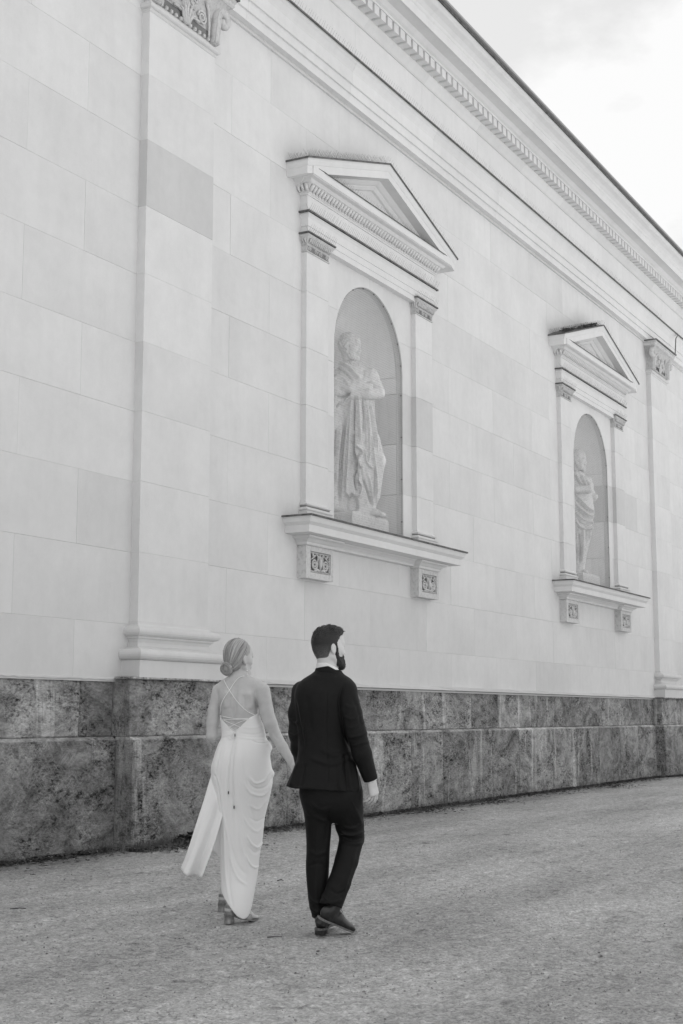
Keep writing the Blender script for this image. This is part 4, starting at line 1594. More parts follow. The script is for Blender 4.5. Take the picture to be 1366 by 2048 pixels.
# ------------------------------------------------------------------ the man in the dark suit
def build_man():
    T = thing('person', 'man in a dark suit walking away, bearded, head turned to the right', 'person')
    place(T, 8.66, -0.114)
    mx = lambda px: (px - 645) / 333.0
    mz = lambda py: (1868 - py) / 339.4
    q = lambda px, py, y=0.0: np.array([mx(px), y, mz(py)])
    sh_r, el_r, wr_r = q(697, 1386, -0.075), q(711, 1472, -0.105), q(742, 1564, -0.06)
    sh_l, el_l, wr_l = q(603, 1386, 0.07), q(598, 1470, 0.06), q(604, 1542, 0.28)
    hip_l, kn_l, an_l = q(634, 1590, 0.0), q(637, 1705, 0.04), q(637, 1835, 0.02)
    hip_r, kn_r, an_r = q(694, 1590, -0.03), q(704, 1678, 0.10), q(656, 1818, -0.085)
    # ---- body (skin), one continuous surface
    S = SDF((-0.30, -0.32, 0.02), (0.42, 0.36, 1.86), 0.005)
    HO = np.array([0.033, 0.012, 1.678]); sc = 0.93
    to, R = head_frame(HO, math.radians(60), sc, 0.04)
    nb = q(655, 1352, 0.0)
    sculpt_head(S, to, R, sc, nb, True)
    S.loft([(mz(1590), mx(660), 0, 0.13, 0.085), (mz(1500), mx(652), 0, 0.12, 0.075), (mz(1420), mx(650), 0, 0.135, 0.085), (mz(1372), mx(652), 0, 0.12, 0.07), (mz(1352), mx(655), 0, 0.05, 0.05)], 0.015)
    S.chain([q(655, 1376), sh_r, el_r, q(730, 1530, -0.08), wr_r], [0.05, 0.045, 0.038, 0.034, 0.027])
    S.chain([q(650, 1376), sh_l, el_l, wr_l], [0.05, 0.045, 0.038, 0.028])
    S.chain([hip_l, kn_l, q(643, 1838, 0.015)], [0.07, 0.045, 0.026], 0.03)
    S.chain([hip_r, kn_r, q(663, 1812, -0.085)], [0.07, 0.045, 0.026], 0.03)
    sculpt_hand(S, wr_r, (0.20, 0.05, -1.0), (0.80, -0.62, 0.12), 1, 0.98, (0.50, 0.50, 0.35), 0.10)
    sculpt_hand(S, wr_l, (-0.12, 0.35, -1.0), (-0.7, 0.3, 0.2), -1, 0.95, (0.7, 0.9, 0.6), 0.02)
    V, Q = S.mesh(1)
    body = fobj('body', V, Q, 'skin_m', T)
    # eyes and brows on the visible side
    for s in (1, -1):
        m = MB()
        pts = [to(0.099 - 0.004 * abs(u) * 2, s * (0.034 + 0.018 * u), 0.031 - 0.004 * u * u) for u in (-1, -0.3, 0.4, 1.0)]
        m.tube(pts, [0.0035, 0.0048, 0.0045, 0.0025], 5)
        obj('eyebrow', m.mesh('eyebrow', True), MATS['dark_hair'], T)
        m = MB()
        pts = [to(0.0985 - 0.005 * abs(u), s * (0.034 + 0.012 * u), 0.012 + 0.002 * (1 - u * u)) for u in (-1, -0.3, 0.4, 1.0)]
        m.tube(pts, 0.0026, 5)
        obj('eyelash', m.mesh('eyelash', True), MATS['dark_hair'], T)

    # ---- hair
    S = SDF(HO - 0.18, HO + 0.18, 0.004)
    e = lambda c, r, kk=0.012, op='add': S.ell(to(*c), np.array(r) * sc, kk * sc, R, op)
    e((-0.014, 0, 0.047), (0.103, 0.0805, 0.104))
    e((-0.030, 0, 0.005), (0.073, 0.073, 0.085), 0.02)
    e((-0.028, 0, -0.055), (0.045, 0.056, 0.050), 0.02)
    e((0.030, 0, 0.108), (0.072, 0.062, 0.042), 0.03)
    e((0.066, 0.004, 0.110), (0.032, 0.048, 0.028), 0.02)
    P = np.meshgrid(*S.ax, indexing='ij')
    X = np.stack([P[i] - HO[i] for i in range(3)])
    fa, fs, fu = [(R[j][0] * X[0] + R[j][1] * X[1] + R[j][2] * X[2]) / sc for j in range(3)]
    front = np.interp(fu, [-0.12, -0.05, -0.03, 0.025, 0.035, 0.065, 0.082, 0.16], [-0.036, -0.034, 0.022, 0.030, 0.056, 0.068, 0.092, 0.104])
    behind = np.where((fu < 0.022), np.interp(fu, [-0.12, -0.04, -0.005, 0.022], [-0.036, -0.030, -0.024, 0.03]), 10)
    sburn = (fu < 0.022) & (fa > 0.006) & (fa < 0.032)
    cutp = np.maximum(fa - front, -(fu + 0.098)) * sc
    side = np.where(sburn, -1.0, (fa - behind) * sc)
    S.F = np.maximum(S.F, np.maximum(cutp, side)).astype(np.float32)
    def tuft(x, y, z):
        a, b, c = x - HO[0], y - HO[1], z - HO[2]
        la = a * R[0][0] + b * R[0][1] + c * R[0][2]; ls = a * R[1][0] + b * R[1][1] + c * R[1][2]; lu = a * R[2][0] + b * R[2][1] + c * R[2][2]
        th = np.arctan2(ls, lu - 0.02)
        top = np.clip((lu - 0.06) / 0.05, 0, 1)
        return top * 0.0045 * np.sin(46 * th + 5 * np.sin(28 * la)) * (0.6 + 0.4 * np.sin(60 * la + 3 * th)) + top * 0.003 * np.sin(130 * la + 21 * th) + (1 - top) * 0.0008 * np.sin(260 * lu + 70 * th)
    S.displace(tuft)
    V, Q = S.mesh(1)
    X = V - HO
    la, ls, lu = X @ R[0], X @ R[1], X @ R[2]
    hr = fobj('hair', V, Q, 'dark_hair', T, attrs={'strand': np.arctan2(ls, lu - 0.02) * 0.9 + 0.1 * la, 'along': la, 'fade': np.clip((0.030 - lu) / 0.085, 0, 1) * 1.0 + np.clip((la - 0.028) / 0.03, 0, 1) * np.clip((0.075 - lu) / 0.03, 0, 1) * 0.8})
    up_ = R[2]
    strands('hair_strands', V, Q, lu > 0.055, 1500, 0.017, lambda p: R[0] * 0.8 + R[2] * 0.15, 0.16, 'dark_hair', hr, 0.0011, 3, 0.18)
    strands('hair_strands', V, Q, (lu < 0.05), 1300, 0.011, lambda p: -R[2] - R[0] * 0.2, 0.25, 'dark_hair', hr, 0.0008, 5, 0.25)
    # ---- beard
    S = SDF(HO - 0.19, HO + 0.16, 0.004)
    c_ = lambda a, b, ra, rb, kk=0.012: S.cone(to(*a), to(*b), ra * sc, rb * sc, kk * sc)
    for s in (-1, 1):
        c_((0.022, s * 0.0660, 0.030), (0.022, s * 0.0665, 0.000), 0.010, 0.012)
        c_((0.022, s * 0.0665, 0.000), (0.024, s * 0.062, -0.045), 0.012, 0.016)
        c_((0.024, s * 0.060, -0.045), (0.050, s * 0.045, -0.090), 0.018, 0.023)
        c_((0.050, s * 0.045, -0.090), (0.086, s * 0.014, -0.112), 0.023, 0.027)
        c_((0.060, s * 0.043, -0.065), (0.092, s * 0.022, -0.085), 0.016, 0.018)
        c_((0.108, s * 0.004, -0.047), (0.092, s * 0.030, -0.060), 0.0065, 0.0065, 0.006)
        c_((0.092, s * 0.030, -0.060), (0.086, s * 0.030, -0.085), 0.010, 0.013, 0.006)
    S.ell(to(0.092, 0, -0.108), np.array((0.026, 0.030, 0.030)) * sc, 0.012, R)
    S.displace(lambda x, y, z: 0.0022 * np.sin(310 * x + 2 * np.sin(100 * z)) * np.sin(280 * z + 90 * y))
    V, Q = S.mesh(1)
    bd_ = fobj('beard', V, Q, 'beard', T)
    strands('beard_strands', V, Q, V[:, 2] < 9, 1500, 0.010, lambda p: -R[2] * 0.9 + R[0] * 0.3, 0.5, 'beard', bd_, 0.0008, 8, 0.3)

    # ---- jacket
    S = SDF((-0.30, -0.30, 0.78), (0.40, 0.34, 1.60), 0.005)
    rows = []
    for py, l, r, ry, cy in ((1596, 569, 726, 0.155, 0.0), (1580, 571, 724, 0.152, 0.0), (1565, 577, 721, 0.146, 0.0), (1545, 586, 715, 0.138, 0.0), (1520, 594, 707, 0.126, 0.0), (1490, 597, 701, 0.118, 0.0), (1450, 593, 703, 0.125, 0.0), (1410, 589, 708, 0.132, 0.0), (1385, 590, 711, 0.125, 0.0), (1370, 596, 709, 0.108, 0.0), (1360, 606, 702, 0.092, 0.0), (1350, 622, 688, 0.078, 0.005), (1342, 631, 682, 0.070, 0.01)):
        rows.append((mz(py), (mx(l) + mx(r)) / 2, cy, (mx(r) - mx(l)) / 2, ry))
    S.loft(rows, 0.02, 2.3)
    S.chain([sh_l, q(598, 1430, 0.06), el_l, q(600, 1502, 0.12), wr_l], [0.058, 0.064, 0.061, 0.055, 0.047], 0.03)
    S.ell(sh_l + [0.010, 0, 0.0], (0.060, 0.060, 0.055), 0.04)
    # hem: slightly rising to the left corner
    S.func(lambda x, y, z: (mz(1580) - 0.02 * np.clip((x + 0.10) / 0.3, 0, 1) + 0.012 * np.clip((-x - 0.16) / 0.06, 0, 1)) - z, (-0.31, -0.31, 0.77), (0.41, 0.35, 0.95), op='keep')
    # right sleeve, lying against the side
    S.ell(q(693, 1383, -0.055), (0.064, 0.066, 0.060), 0.03)
    S.chain([q(695, 1392, -0.070), q(702, 1430, -0.100), q(711, 1470, -0.112)], [0.061, 0.064, 0.063], 0.014)
    ax = nrm(q(742, 1566, -0.06) - q(724, 1512, -0.098)); c0 = q(741.5, 1563, -0.06)
    A = SDF((-0.02, -0.30, 0.86), (0.40, 0.12, 1.56), 0.005)
    A.chain([q(702, 1430, -0.100), q(711, 1470, -0.112), q(724, 1512, -0.098), q(742, 1566, -0.06)], [0.0635, 0.0625, 0.057, 0.043], 0.014)
    A.func(lambda x, y, z: (x - c0[0]) * ax[0] + (y - c0[1]) * ax[1] + (z - c0[2]) * ax[2], (-0.03, -0.31, 0.8), (0.41, 0.13, 1.05), op='keep')
    # copy the lower sleeve into the jacket's field so that coat and sleeve are one cloth
    off = np.round((A.lo - S.lo) / S.h).astype(int)
    nn = np.minimum(A.n, S.n - off)
    sl = tuple(slice(o, o + k_) for o, k_ in zip(off, nn))
    S.mix(sl, A.F[:nn[0], :nn[1], :nn[2]], 0.006, 'add')
    V1, Q1 = S.mesh(1)
    cr = lambda *p: [(mx(a), mz(b)) for a, b in p]
    amp = lambda ls: [(a, w * 0.85, h * 1.45) for a, w, h in ls]
    V1 = crease(V1, Q1, amp([
        (cr((655, 1372), (653, 1440), (655, 1520), (657, 1588)), 0.006, -0.0030),          # centre seam
        (cr((612, 1425), (609, 1480), (603, 1530), (594, 1583)), 0.008, -0.0025),
        (cr((625, 1352), (648, 1362), (676, 1358)), 0.018, 0.004),
        (cr((640, 1500), (668, 1514), (700, 1505)), 0.016, 0.005),
        (cr((622, 1518), (655, 1530), (692, 1522), (706, 1508)), 0.016, 0.006),
        (cr((690, 1510), (694, 1550), (697, 1588)), 0.014, -0.010),
        (cr((704, 1520), (711, 1555), (716, 1588)), 0.013, 0.010),
        (cr((682, 1512), (680, 1550), (681, 1588)), 0.016, 0.007),
        (cr((600, 1525), (590, 1550), (582, 1578)), 0.016, 0.007),
        (cr((612, 1530), (605, 1560), (601, 1580)), 0.014, -0.006),
        (cr((612, 1390), (618, 1430), (622, 1470)), 0.022, -0.004),
        (cr((590, 1400), (597, 1440), (604, 1475), (606, 1500)), 0.010, -0.006),
        (cr((577, 1440), (588, 1450), (597, 1448)), 0.010, 0.005),
        (cr((577, 1470), (588, 1476), (598, 1470)), 0.010, 0.005),
    ]))
    V1 = crease(V1, Q1, amp([
        (cr((690, 1362), (683, 1385), (678, 1408), (680, 1430), (684, 1452), (691, 1478), (701, 1503)), 0.008, -0.006),
        (cr((688, 1412), (706, 1420), (719, 1408)), 0.013, 0.004),
        (cr((686, 1436), (704, 1442), (724, 1428)), 0.012, 0.004),
        (cr((692, 1460), (710, 1458), (729, 1446)), 0.011, 0.004),
        (cr((697, 1478), (714, 1476), (735, 1468)), 0.010, 0.005),
        (cr((704, 1496), (720, 1490), (739, 1488)), 0.010, 0.004),
        (cr((703, 1395), (715, 1425), (722, 1460)), 0.012, -0.003),
    ]), 0.4)
    jk = fobj('jacket', V1, Q1, 'suit', T)
    # jacket collar
    C = SDF((-0.12, -0.14, 1.44), (0.20, 0.16, 1.62), 0.004)
    nc = np.array([mx(655), 0.004])
    C.loft([(1.46, nc[0] + 0.002, nc[1], 0.092, 0.088), (1.51, nc[0], nc[1], 0.084, 0.082), (1.55, nc[0], nc[1], 0.077, 0.076), (1.60, nc[0] + 0.004, nc[1], 0.073, 0.074)], 0.0, 2.0)
    topz = lambda x, y: 1.572 - 0.50 * np.clip(x - 0.035, 0, 1) - 0.16 * np.clip(0.03 - x, 0, 1) - 0.55 * np.clip(y + 0.01, 0, 1)
    C.func(lambda x, y, z: z - topz(x, y), (-0.2, -0.2, 1.4), (0.3, 0.2, 1.7), op='keep')
    V, Q = C.mesh(1)
    V = crease(V, Q, [([(-0.07, 1.522), (0.02, 1.535), (0.12, 1.505)], 0.005, -0.004)])
    fobj('collar', V, Q, 'suit', jk)
    # shirt collar and cuff, bow tie
    C = SDF((-0.10, -0.12, 1.48), (0.18, 0.14, 1.64), 0.004)
    C.loft([(1.50, nc[0], nc[1], 0.070, 0.070), (1.56, nc[0] - 0.001, nc[1] + 0.001, 0.068, 0.068), (1.63, nc[0] - 0.003, nc[1] + 0.003, 0.066, 0.066)], 0.0, 2.0)
    C.func(lambda x, y, z: z - (1.592 - 0.42 * np.clip(x - 0.02, 0, 1) - 0.25 * np.clip(y + 0.02, 0, 1)), (-0.2, -0.2, 1.4), (0.3, 0.2, 1.7), op='keep')
    V, Q = C.mesh(1)
    sc_ = fobj('shirt_collar', V, Q, 'shirt', T)
    m = MB()
    ca, cb = c0 - ax * 0.03, c0 + ax * 0.0045
    m.tube([ca, cb], 0.0375, 18)
    obj('shirt_cuff', m.mesh('shirt_cuff', True), MATS['shirt'], T)
    B = SDF((-0.02, -0.02, 1.46), (0.16, 0.16, 1.58), 0.003)
    tc = np.array([mx(655) + 0.034, 0.074, 1.522]); rr = np.array([0.93, -0.37, 0])
    for s in (-1, 1):
        B.cone(tc + rr * s * 0.008, tc + rr * s * 0.046, 0.008, 0.016, 0.003)
    B.ell(tc, (0.010, 0.010, 0.012), 0.003)
    V, Q = B.mesh(1)
    fobj('bow_tie', V, Q, 'suit', T)
    bm_ = MB()
    m = MB()
    for i in range(8):
        a = 2 * math.pi * i / 8
        m.add([], [])
    me_ = None
    for i in range(4):
        S = None
        p = q(733.0 + 1.6 * i, 1543.5 + 3.8 * i, 0)
        u = (mz(1543.5 + 3.8 * i) - mz(1512)) / (mz(1566) - mz(1512))
        p[1] = -0.092 + 0.032 * u - (0.058 - 0.015 * u) + 0.003
        v, f = [], []
        for a in range(10):
            th = 2 * math.pi * a / 10
            v += [(0.0056 * math.cos(th), 0.0, 0.0056 * math.sin(th)), (0.0046 * math.cos(th), -0.003, 0.0046 * math.sin(th))]
        for a in range(10):
            b = (a + 1) % 10
            f.append((2 * a, 2 * b, 2 * b + 1, 2 * a + 1))
        f.append(tuple(2 * a + 1 for a in range(10)))
        if me_ is None:
            me_ = mesh('button', v, f)
        obj('button', me_, MATS['button'], jk, tuple(p))

    # ---- trousers
    S = SDF((-0.22, -0.26, 0.06), (0.34, 0.30, 0.95), 0.005)
    rows = []
    for py, l, r, ry, cy in ((1560, 600, 719, 0.118, 0.0), (1590, 599, 724, 0.124, 0.0), (1612, 604, 722, 0.118, 0.0), (1628, 612, 716, 0.095, 0.0), (1640, 624, 704, 0.06, 0.0), (1650, 645, 685, 0.02, 0.0)):
        rows.append((mz(py), (mx(l) + mx(r)) / 2, cy, (mx(r) - mx(l)) / 2, ry))
    S.loft(rows, 0.02, 2.3)
    rows = []
    for py, l, r, ry, cy in ((1590, 600, 664, 0.098, 0.0), (1620, 606, 664, 0.094, 0.01), (1660, 611, 663, 0.086, 0.03), (1700, 613, 660, 0.078, 0.04), (1740, 612, 658.5, 0.073, 0.035), (1780, 615, 656, 0.070, 0.028), (1812, 619, 655, 0.068, 0.025), (1832, 624, 656, 0.070, 0.028), (1845, 626, 657, 0.070, 0.03)):
        rows.append((mz(py), (mx(l) + mx(r)) / 2, cy, (mx(r) - mx(l)) / 2, ry))
    S.loft(rows, 0.015, 2.2)
    S.func(lambda x, y, z: (mz(1836) + 0.10 * (x + 0.02) * 0 - 0.30 * (y - 0.02)) - z, (-0.23, -0.27, 0.03), (0.012, 0.31, 0.25), op='keep')
    S.chain([q(692, 1590, -0.02), q(695, 1625, 0.02), q(699, 1655, 0.05)], [0.095, 0.088, 0.074], 0.025)
    L = S.mesh(2)
    G = SDF((-0.10, -0.26, 0.10), (0.36, 0.30, 0.95), 0.005)
    G.chain([q(692, 1590, -0.02), q(695, 1625, 0.02), q(699, 1655, 0.06), q(704, 1680, 0.085)], [0.098, 0.092, 0.083, 0.076], 0.02)
    G.chain([q(703, 1684, 0.065), q(693, 1725, 0.015), q(679, 1766, -0.035), q(658, 1818, -0.095)], [0.073, 0.069, 0.066, 0.068], 0.012)
    ax2 = nrm(q(658, 1818, -0.095) - q(679, 1766, -0.035)); c2 = q(660, 1809, -0.085)
    ax2 = nrm(ax2 + np.array([0.0, 0.0, -0.55]))
    G.func(lambda x, y, z: (x - c2[0]) * ax2[0] + (y - c2[1]) * ax2[1] + (z - c2[2]) * ax2[2], (-0.11, -0.27, 0.05), (0.37, 0.31, 0.32), op='keep')
    K = G.mesh(1)
    VL = crease(L[0], L[1], [
        (cr((634, 1650), (632, 1720), (634, 1790), (638, 1830)), 0.010, 0.005),
        (cr((618, 1605), (645, 1622), (664, 1616)), 0.012, 0.006), (cr((612, 1625), (640, 1640), (660, 1650)), 0.012, 0.006),
        (cr((660, 1615), (655, 1650), (652, 1690)), 0.014, -0.008),
        (cr((615, 1700), (632, 1712), (655, 1704)), 0.012, 0.005), (cr((615, 1735), (638, 1728), (657, 1742)), 0.012, -0.005),
        (cr((617, 1795), (636, 1806), (655, 1796)), 0.009, 0.006), (cr((619, 1815), (638, 1824), (655, 1812)), 0.009, 0.007)], 0.3)
    VK = crease(K[0], K[1], [
        (cr((682, 1655), (704, 1660), (727, 1650)), 0.009, 0.007), (cr((680, 1668), (704, 1674), (729, 1668)), 0.008, 0.012),
        (cr((682, 1676), (706, 1682), (729, 1680)), 0.006, -0.010), (cr((684, 1687), (706, 1692), (727, 1690)), 0.008, 0.008),
        (cr((700, 1600), (714, 1630), (724, 1655)), 0.012, 0.006), (cr((690, 1610), (700, 1640), (716, 1660)), 0.012, -0.005),
        (cr((712, 1700), (700, 1740), (684, 1790)), 0.010, 0.005),
        (cr((642, 1785), (660, 1800), (686, 1795)), 0.009, 0.007), (cr((660, 1775), (676, 1785), (692, 1778)), 0.009, -0.005)], 0.3)
    tr = fobj('trousers', VL, L[1], 'suit', T)
    fobj('trouser_leg', VK, K[1], 'suit', tr)

    # ---- socks
    for a, b in ((q(641, 1812, 0.02), q(643, 1846, 0.012)), (q(668, 1794, -0.06), q(660, 1822, -0.092))):
        m = MB(); m.tube([a, (a + b) / 2, b], [0.040, 0.038, 0.037], 16)
        obj('sock', m.mesh('sock', True), MATS['suit'], T)
    # ---- shoes
    def shoe(O, A, up, name_label):
        A = nrm(A); up = nrm(np.array(up) - A * (np.array(up) @ A)); Bv = np.cross(A, up)
        O = np.array(O)
        P_ = lambda a, b, c: O + a * A + b * Bv + c * up
        Rm = np.array([A, Bv, up])
        lo = O - 0.14; hi = O + A * 0.3 + 0.14
        lo = np.minimum(lo, hi - 0.2); hi = np.maximum(hi, O + 0.16)
        U = SDF(lo, hi, 0.004)
        U.ell(P_(0.050, 0, 0.056), (0.052, 0.037, 0.052), 0.015, Rm)
        U.ell(P_(0.130, 0, 0.044), (0.085, 0.038, 0.036), 0.02, Rm)
        U.ell(P_(0.205, 0.003, 0.034), (0.070, 0.043, 0.026), 0.02, Rm)
        U.ell(P_(0.255, 0.004, 0.029), (0.040, 0.035, 0.019), 0.015, Rm)
        U.cone(P_(0.060, 0, 0.075), P_(0.070, 0, 0.110), 0.036, 0.038, 0.015)
        U.cone(P_(0.09, 0, 0.085), P_(0.15, 0, 0.070), 0.026, 0.016, 0.02)
        def keep_up(x, y, z):
            return 0.018 - ((x - O[0]) * up[0] + (y - O[1]) * up[1] + (z - O[2]) * up[2])
        U.func(keep_up, lo, hi, op='keep')
        V, Q = U.mesh(1)
        sh = fobj('shoe', V, Q, 'leather', T)
        # welt and sole with a stacked heel
        m = MB()
        aa = np.linspace(-0.004, 0.298, 26)
        half = [0.040 * math.sqrt(max(0.0, 1 - ((a - 0.045) / 0.052) ** 2)) if a < 0.04 else float(np.interp(a, [0.04, 0.09, 0.13, 0.20, 0.25, 0.285, 0.298], [0.040, 0.035, 0.034, 0.046, 0.042, 0.024, 0.004])) for a in aa]
        half[0] = 0.012
        ring = [(a, h) for a, h in zip(aa, half)] + [(a, -h) for a, h in reversed(list(zip(aa, half)))]
        v = [tuple(P_(a, b, 0.021)) for a, b in ring] + [tuple(P_(a, b, 0.010)) for a, b in ring]
        n = len(ring)
        m.add(v, [tuple(range(n)), tuple(reversed(range(n, 2 * n)))] + [(i, (i + 1) % n, (i + 1) % n + n, i + n) for i in range(n)])
        so = obj('sole', m.mesh('sole'), MATS['sole'], sh)
        m = MB()
        ring2 = [(a, h * 0.96) for a, h in zip(aa, half) if a < 0.08] + [(a, -h * 0.96) for a, h in reversed(list(zip(aa, half))) if a < 0.08]
        v = [tuple(P_(a, b, 0.0098)) for a, b in ring2] + [tuple(P_(a, b, -0.016)) for a, b in ring2]
        n = len(ring2)
        m.add(v, [tuple(range(n)), tuple(reversed(range(n, 2 * n)))] + [(i, (i + 1) % n, (i + 1) % n + n, i + n) for i in range(n)])
        obj('heel', m.mesh('heel'), MATS['leather'], sh)
        m = MB()
        for j in range(4):
            a = 0.115 + 0.018 * j
            m.tube([P_(a, -0.022, 0.080 - 0.006 * j), P_(a + 0.004, 0, 0.090 - 0.008 * j), P_(a, 0.022, 0.080 - 0.006 * j)], 0.0022, 4)
        for s in (-1, 1):
            m.tube([P_(0.112, 0, 0.096), P_(0.108, s * 0.018, 0.110), P_(0.112, s * 0.036, 0.102), P_(0.118, s * 0.030, 0.086), P_(0.114, 0.004 * s, 0.095)], 0.0019, 4)
        obj('lace', m.mesh('lace', True), MATS['leather'], sh)
    shoe((mx(640), -0.045, 0.017), (0.22, 0.97, 0.0), (0, 0, 1), '')
    hl = np.array([mx(637), -0.135, mz(1834)]); tp = np.array([mx(701), 0.050, 0.0])
    A_ = tp - hl
    shoe(hl, A_, (0.30, -0.18, 1.0), '')
build_man()

# ------------------------------------------------------------------ the woman in the white dress
def surf_y(V, x, z, r=0.010):
    d = (np.abs(V[:, 0] - x) < r) & (np.abs(V[:, 2] - z) < r)
    if not d.any():
        d = (np.abs(V[:, 0] - x) < 3 * r) & (np.abs(V[:, 2] - z) < 3 * r)
    return V[d, 1].min() if d.any() else 0.0

def sheet(name, L, Rr, mat, parent, wav=None, nu=14, nv=40, thick=0.0016, fix=None):
    """cloth panel between two 3-D edge curves, with ripples"""
    def samp(c, t):
        c = np.array(c, float)
        s = np.concatenate([[0], np.cumsum(np.linalg.norm(np.diff(c, axis=0), axis=1))]); s /= s[-1]
        return np.stack([smooth_interp(t, s, c[:, i]) for i in range(3)], 1)
    tv = np.linspace(0, 1, nv)
    A, B = samp(L, tv), samp(Rr, tv)
    V, Q = [], []
    for i in range(nv):
        for j in range(nu):
            u = j / (nu - 1)
            p = A[i] * (1 - u) + B[i] * u
            if wav:
                p = p + np.array(wav(u, tv[i]))
            if fix:
                p = fix(p)
            V.append(p)
    for i in range(nv - 1):
        for j in range(nu - 1):
            a = i * nu + j
            Q.append((a, a + nu, a + nu + 1, a + 1))
    V = np.array(V); n = len(V)
    Qa = np.array(Q)
    N = vnormals(V, Qa)
    V2 = np.concatenate([V + N * thick, V - N * thick])
    F = [tuple(q) for q in Q] + [tuple(reversed([k + n for k in q])) for q in Q]
    rim = [j for j in range(nu)] + [i * nu + nu - 1 for i in range(1, nv)] + [(nv - 1) * nu + j for j in reversed(range(nu - 1))] + [i * nu for i in reversed(range(1, nv - 1))]
    for a, b in zip(rim, rim[1:] + rim[:1]):
        F.append((a, b, b + n, a + n))
    return obj(name, mesh(name, V2, F, True), MATS[mat], parent)

def build_woman():
    T = thing('person', 'woman in a white backless lace-up dress walking away, fair hair in a low bun', 'person')
    place(T, 9.24, -0.665)
    mx = lambda px: (px - 475) / 311.0
    mz = lambda py: (1842 - py) / 319.0
    q = lambda px, py, y=0.0: np.array([mx(px), y, mz(py)])
    cr = lambda *p: [(mx(a), mz(b)) for a, b in p]
    sc = 0.915
    HO = np.array([mx(474.0), 0.015, 1.636])
    to, R = head_frame(HO, math.radians(46), sc, 0.06)
    sh_r, el_r, wr_r = q(524, 1384, -0.035), q(550, 1472, -0.06), q(593, 1541, -0.235)
    sh_l, el_l, wr_l = q(435, 1384, 0.045), q(422, 1478, 0.02), q(449, 1464, 0.21)
    S = SDF((-0.30, -0.34, -0.01), (0.47, 0.62, 1.80), 0.005)
    nb = q(474, 1362, 0.005)
    sculpt_head(S, to, R, sc, nb, False)
    tor = []
    for py, l, r, ry, cy in ((1545, 432, 532, 0.100, 0.01), (1510, 438, 530, 0.095, 0.0), (1480, 446, 527, 0.085, 0.0), (1455, 444, 522, 0.086, 0.0), (1430, 441, 516, 0.092, 0.0), (1405, 437, 517, 0.095, 0.0), (1388, 437, 520, 0.088, 0.0), (1375, 442, 516, 0.072, 0.0), (1365, 450, 506, 0.060, 0.0), (1356, 459, 494, 0.050, 0.002)):
        tor.append((mz(py), (mx(l) + mx(r)) / 2, cy, (mx(r) - mx(l)) / 2, ry))
    S.loft(tor, 0.02, 2.2)
    S.cone(q(466, 1360, -0.01), q(440, 1377, 0.02), 0.036, 0.034, 0.03)                # trapezius
    S.cone(q(484, 1360, -0.01), q(521, 1377, -0.02), 0.036, 0.036, 0.03)
    S.chain([sh_r, q(532, 1425, -0.05), q(541, 1452, -0.058), el_r, q(566, 1498, -0.12), wr_r], [0.049, 0.0455, 0.043, 0.036, 0.033, 0.022], 0.012)
    S.chain([sh_l, q(426, 1425, 0.04), q(423, 1452, 0.035), el_l, q(434, 1472, 0.11), wr_l], [0.045, 0.040, 0.039, 0.034, 0.030, 0.021], 0.012)
    sculpt_hand(S, wr_r, (0.25, -0.15, -1.0), (-0.2, -0.8, -0.1), 1, 0.86, (0.55, 0.8, 0.6), 0.02)
    sculpt_hand(S, wr_l, (0.75, 0.55, 0.25), (-0.2, 0.5, 0.8), -1, 0.86, (0.5, 0.8, 0.6), 0.02)
    # legs inside the skirt
    ank_r = np.array([mx(472), -0.122, 0.125]); ank_l = np.array([-0.105, 0.43, 0.125])
    S.chain([q(505, 1545, 0.02), q(492, 1690, 0.0), ank_r], [0.075, 0.046, 0.031], 0.03)
    S.chain([q(462, 1545, 0.04), q(466, 1680, 0.18), ank_l], [0.075, 0.046, 0.031], 0.03)
    feet = []
    for an, dr in ((ank_r, nrm((0.76, 0.65, 0))), (ank_l, nrm((0.42, 0.90, 0)))):
        heel = np.array([an[0], an[1], 0.082]) - dr * 0.026
        ball = np.array([an[0], an[1], 0.032]) + dr * 0.125
        tip = np.array([an[0], an[1], 0.024]) + dr * 0.185
        S.chain([an, heel], [0.032, 0.028], 0.02)
        S.chain([an, ball], [0.032, 0.024], 0.02)
        S.chain([heel, ball], [0.026, 0.026], 0.02)
        sd = np.array([dr[1], -dr[0], 0])
        for j, (o_, L_) in enumerate(((-0.028, 0.050), (-0.012, 0.062), (0.002, 0.062), (0.014, 0.054), (0.026, 0.042))):
            b0 = ball + sd * o_ * 0.8
            S.cone(b0, b0 + dr * L_ + sd * o_ * 0.15 + np.array([0, 0, -0.010]), 0.014, 0.0095, 0.006)
        feet.append((an, dr, sd, heel, ball, tip))
    V, Q = S.mesh(1)
    V = crease(V, Q, [
        (cr((473, 1372), (471, 1400), (470, 1430), (470, 1465)), 0.014, -0.011),        # spine
        (cr((455, 1385), (450, 1405), (452, 1422)), 0.016, 0.009), (cr((497, 1385), (503, 1405), (499, 1424)), 0.018, 0.010),
        (cr((463, 1392), (460, 1412), (462, 1425)), 0.010, -0.005), (cr((487, 1392), (490, 1412), (487, 1426)), 0.010, -0.006),
        (cr((510, 1402), (514, 1415), (516, 1430)), 0.006, -0.008), (cr((440, 1404), (439, 1418), (440, 1432)), 0.006, -0.006),
        (cr((546, 1466), (553, 1478), (560, 1482)), 0.010, -0.004)])
    body = fobj('body', V, Q, 'skin_w', T)
    VB = V
    # lashes
    for s in (1, -1):
        m = MB()
        m.tube([to(0.0985 - 0.005 * abs(u), s * (0.034 + 0.013 * u), 0.014 + 0.002 * (1 - u * u)) for u in (-1, -0.3, 0.4, 1.25)], 0.0026, 5)
        obj('eyelash', m.mesh('eyelash', True), MATS['dark_hair'], T)

    # ---- hair combed back into a low bun
    S = SDF(HO - 0.17, HO + 0.17, 0.0035)
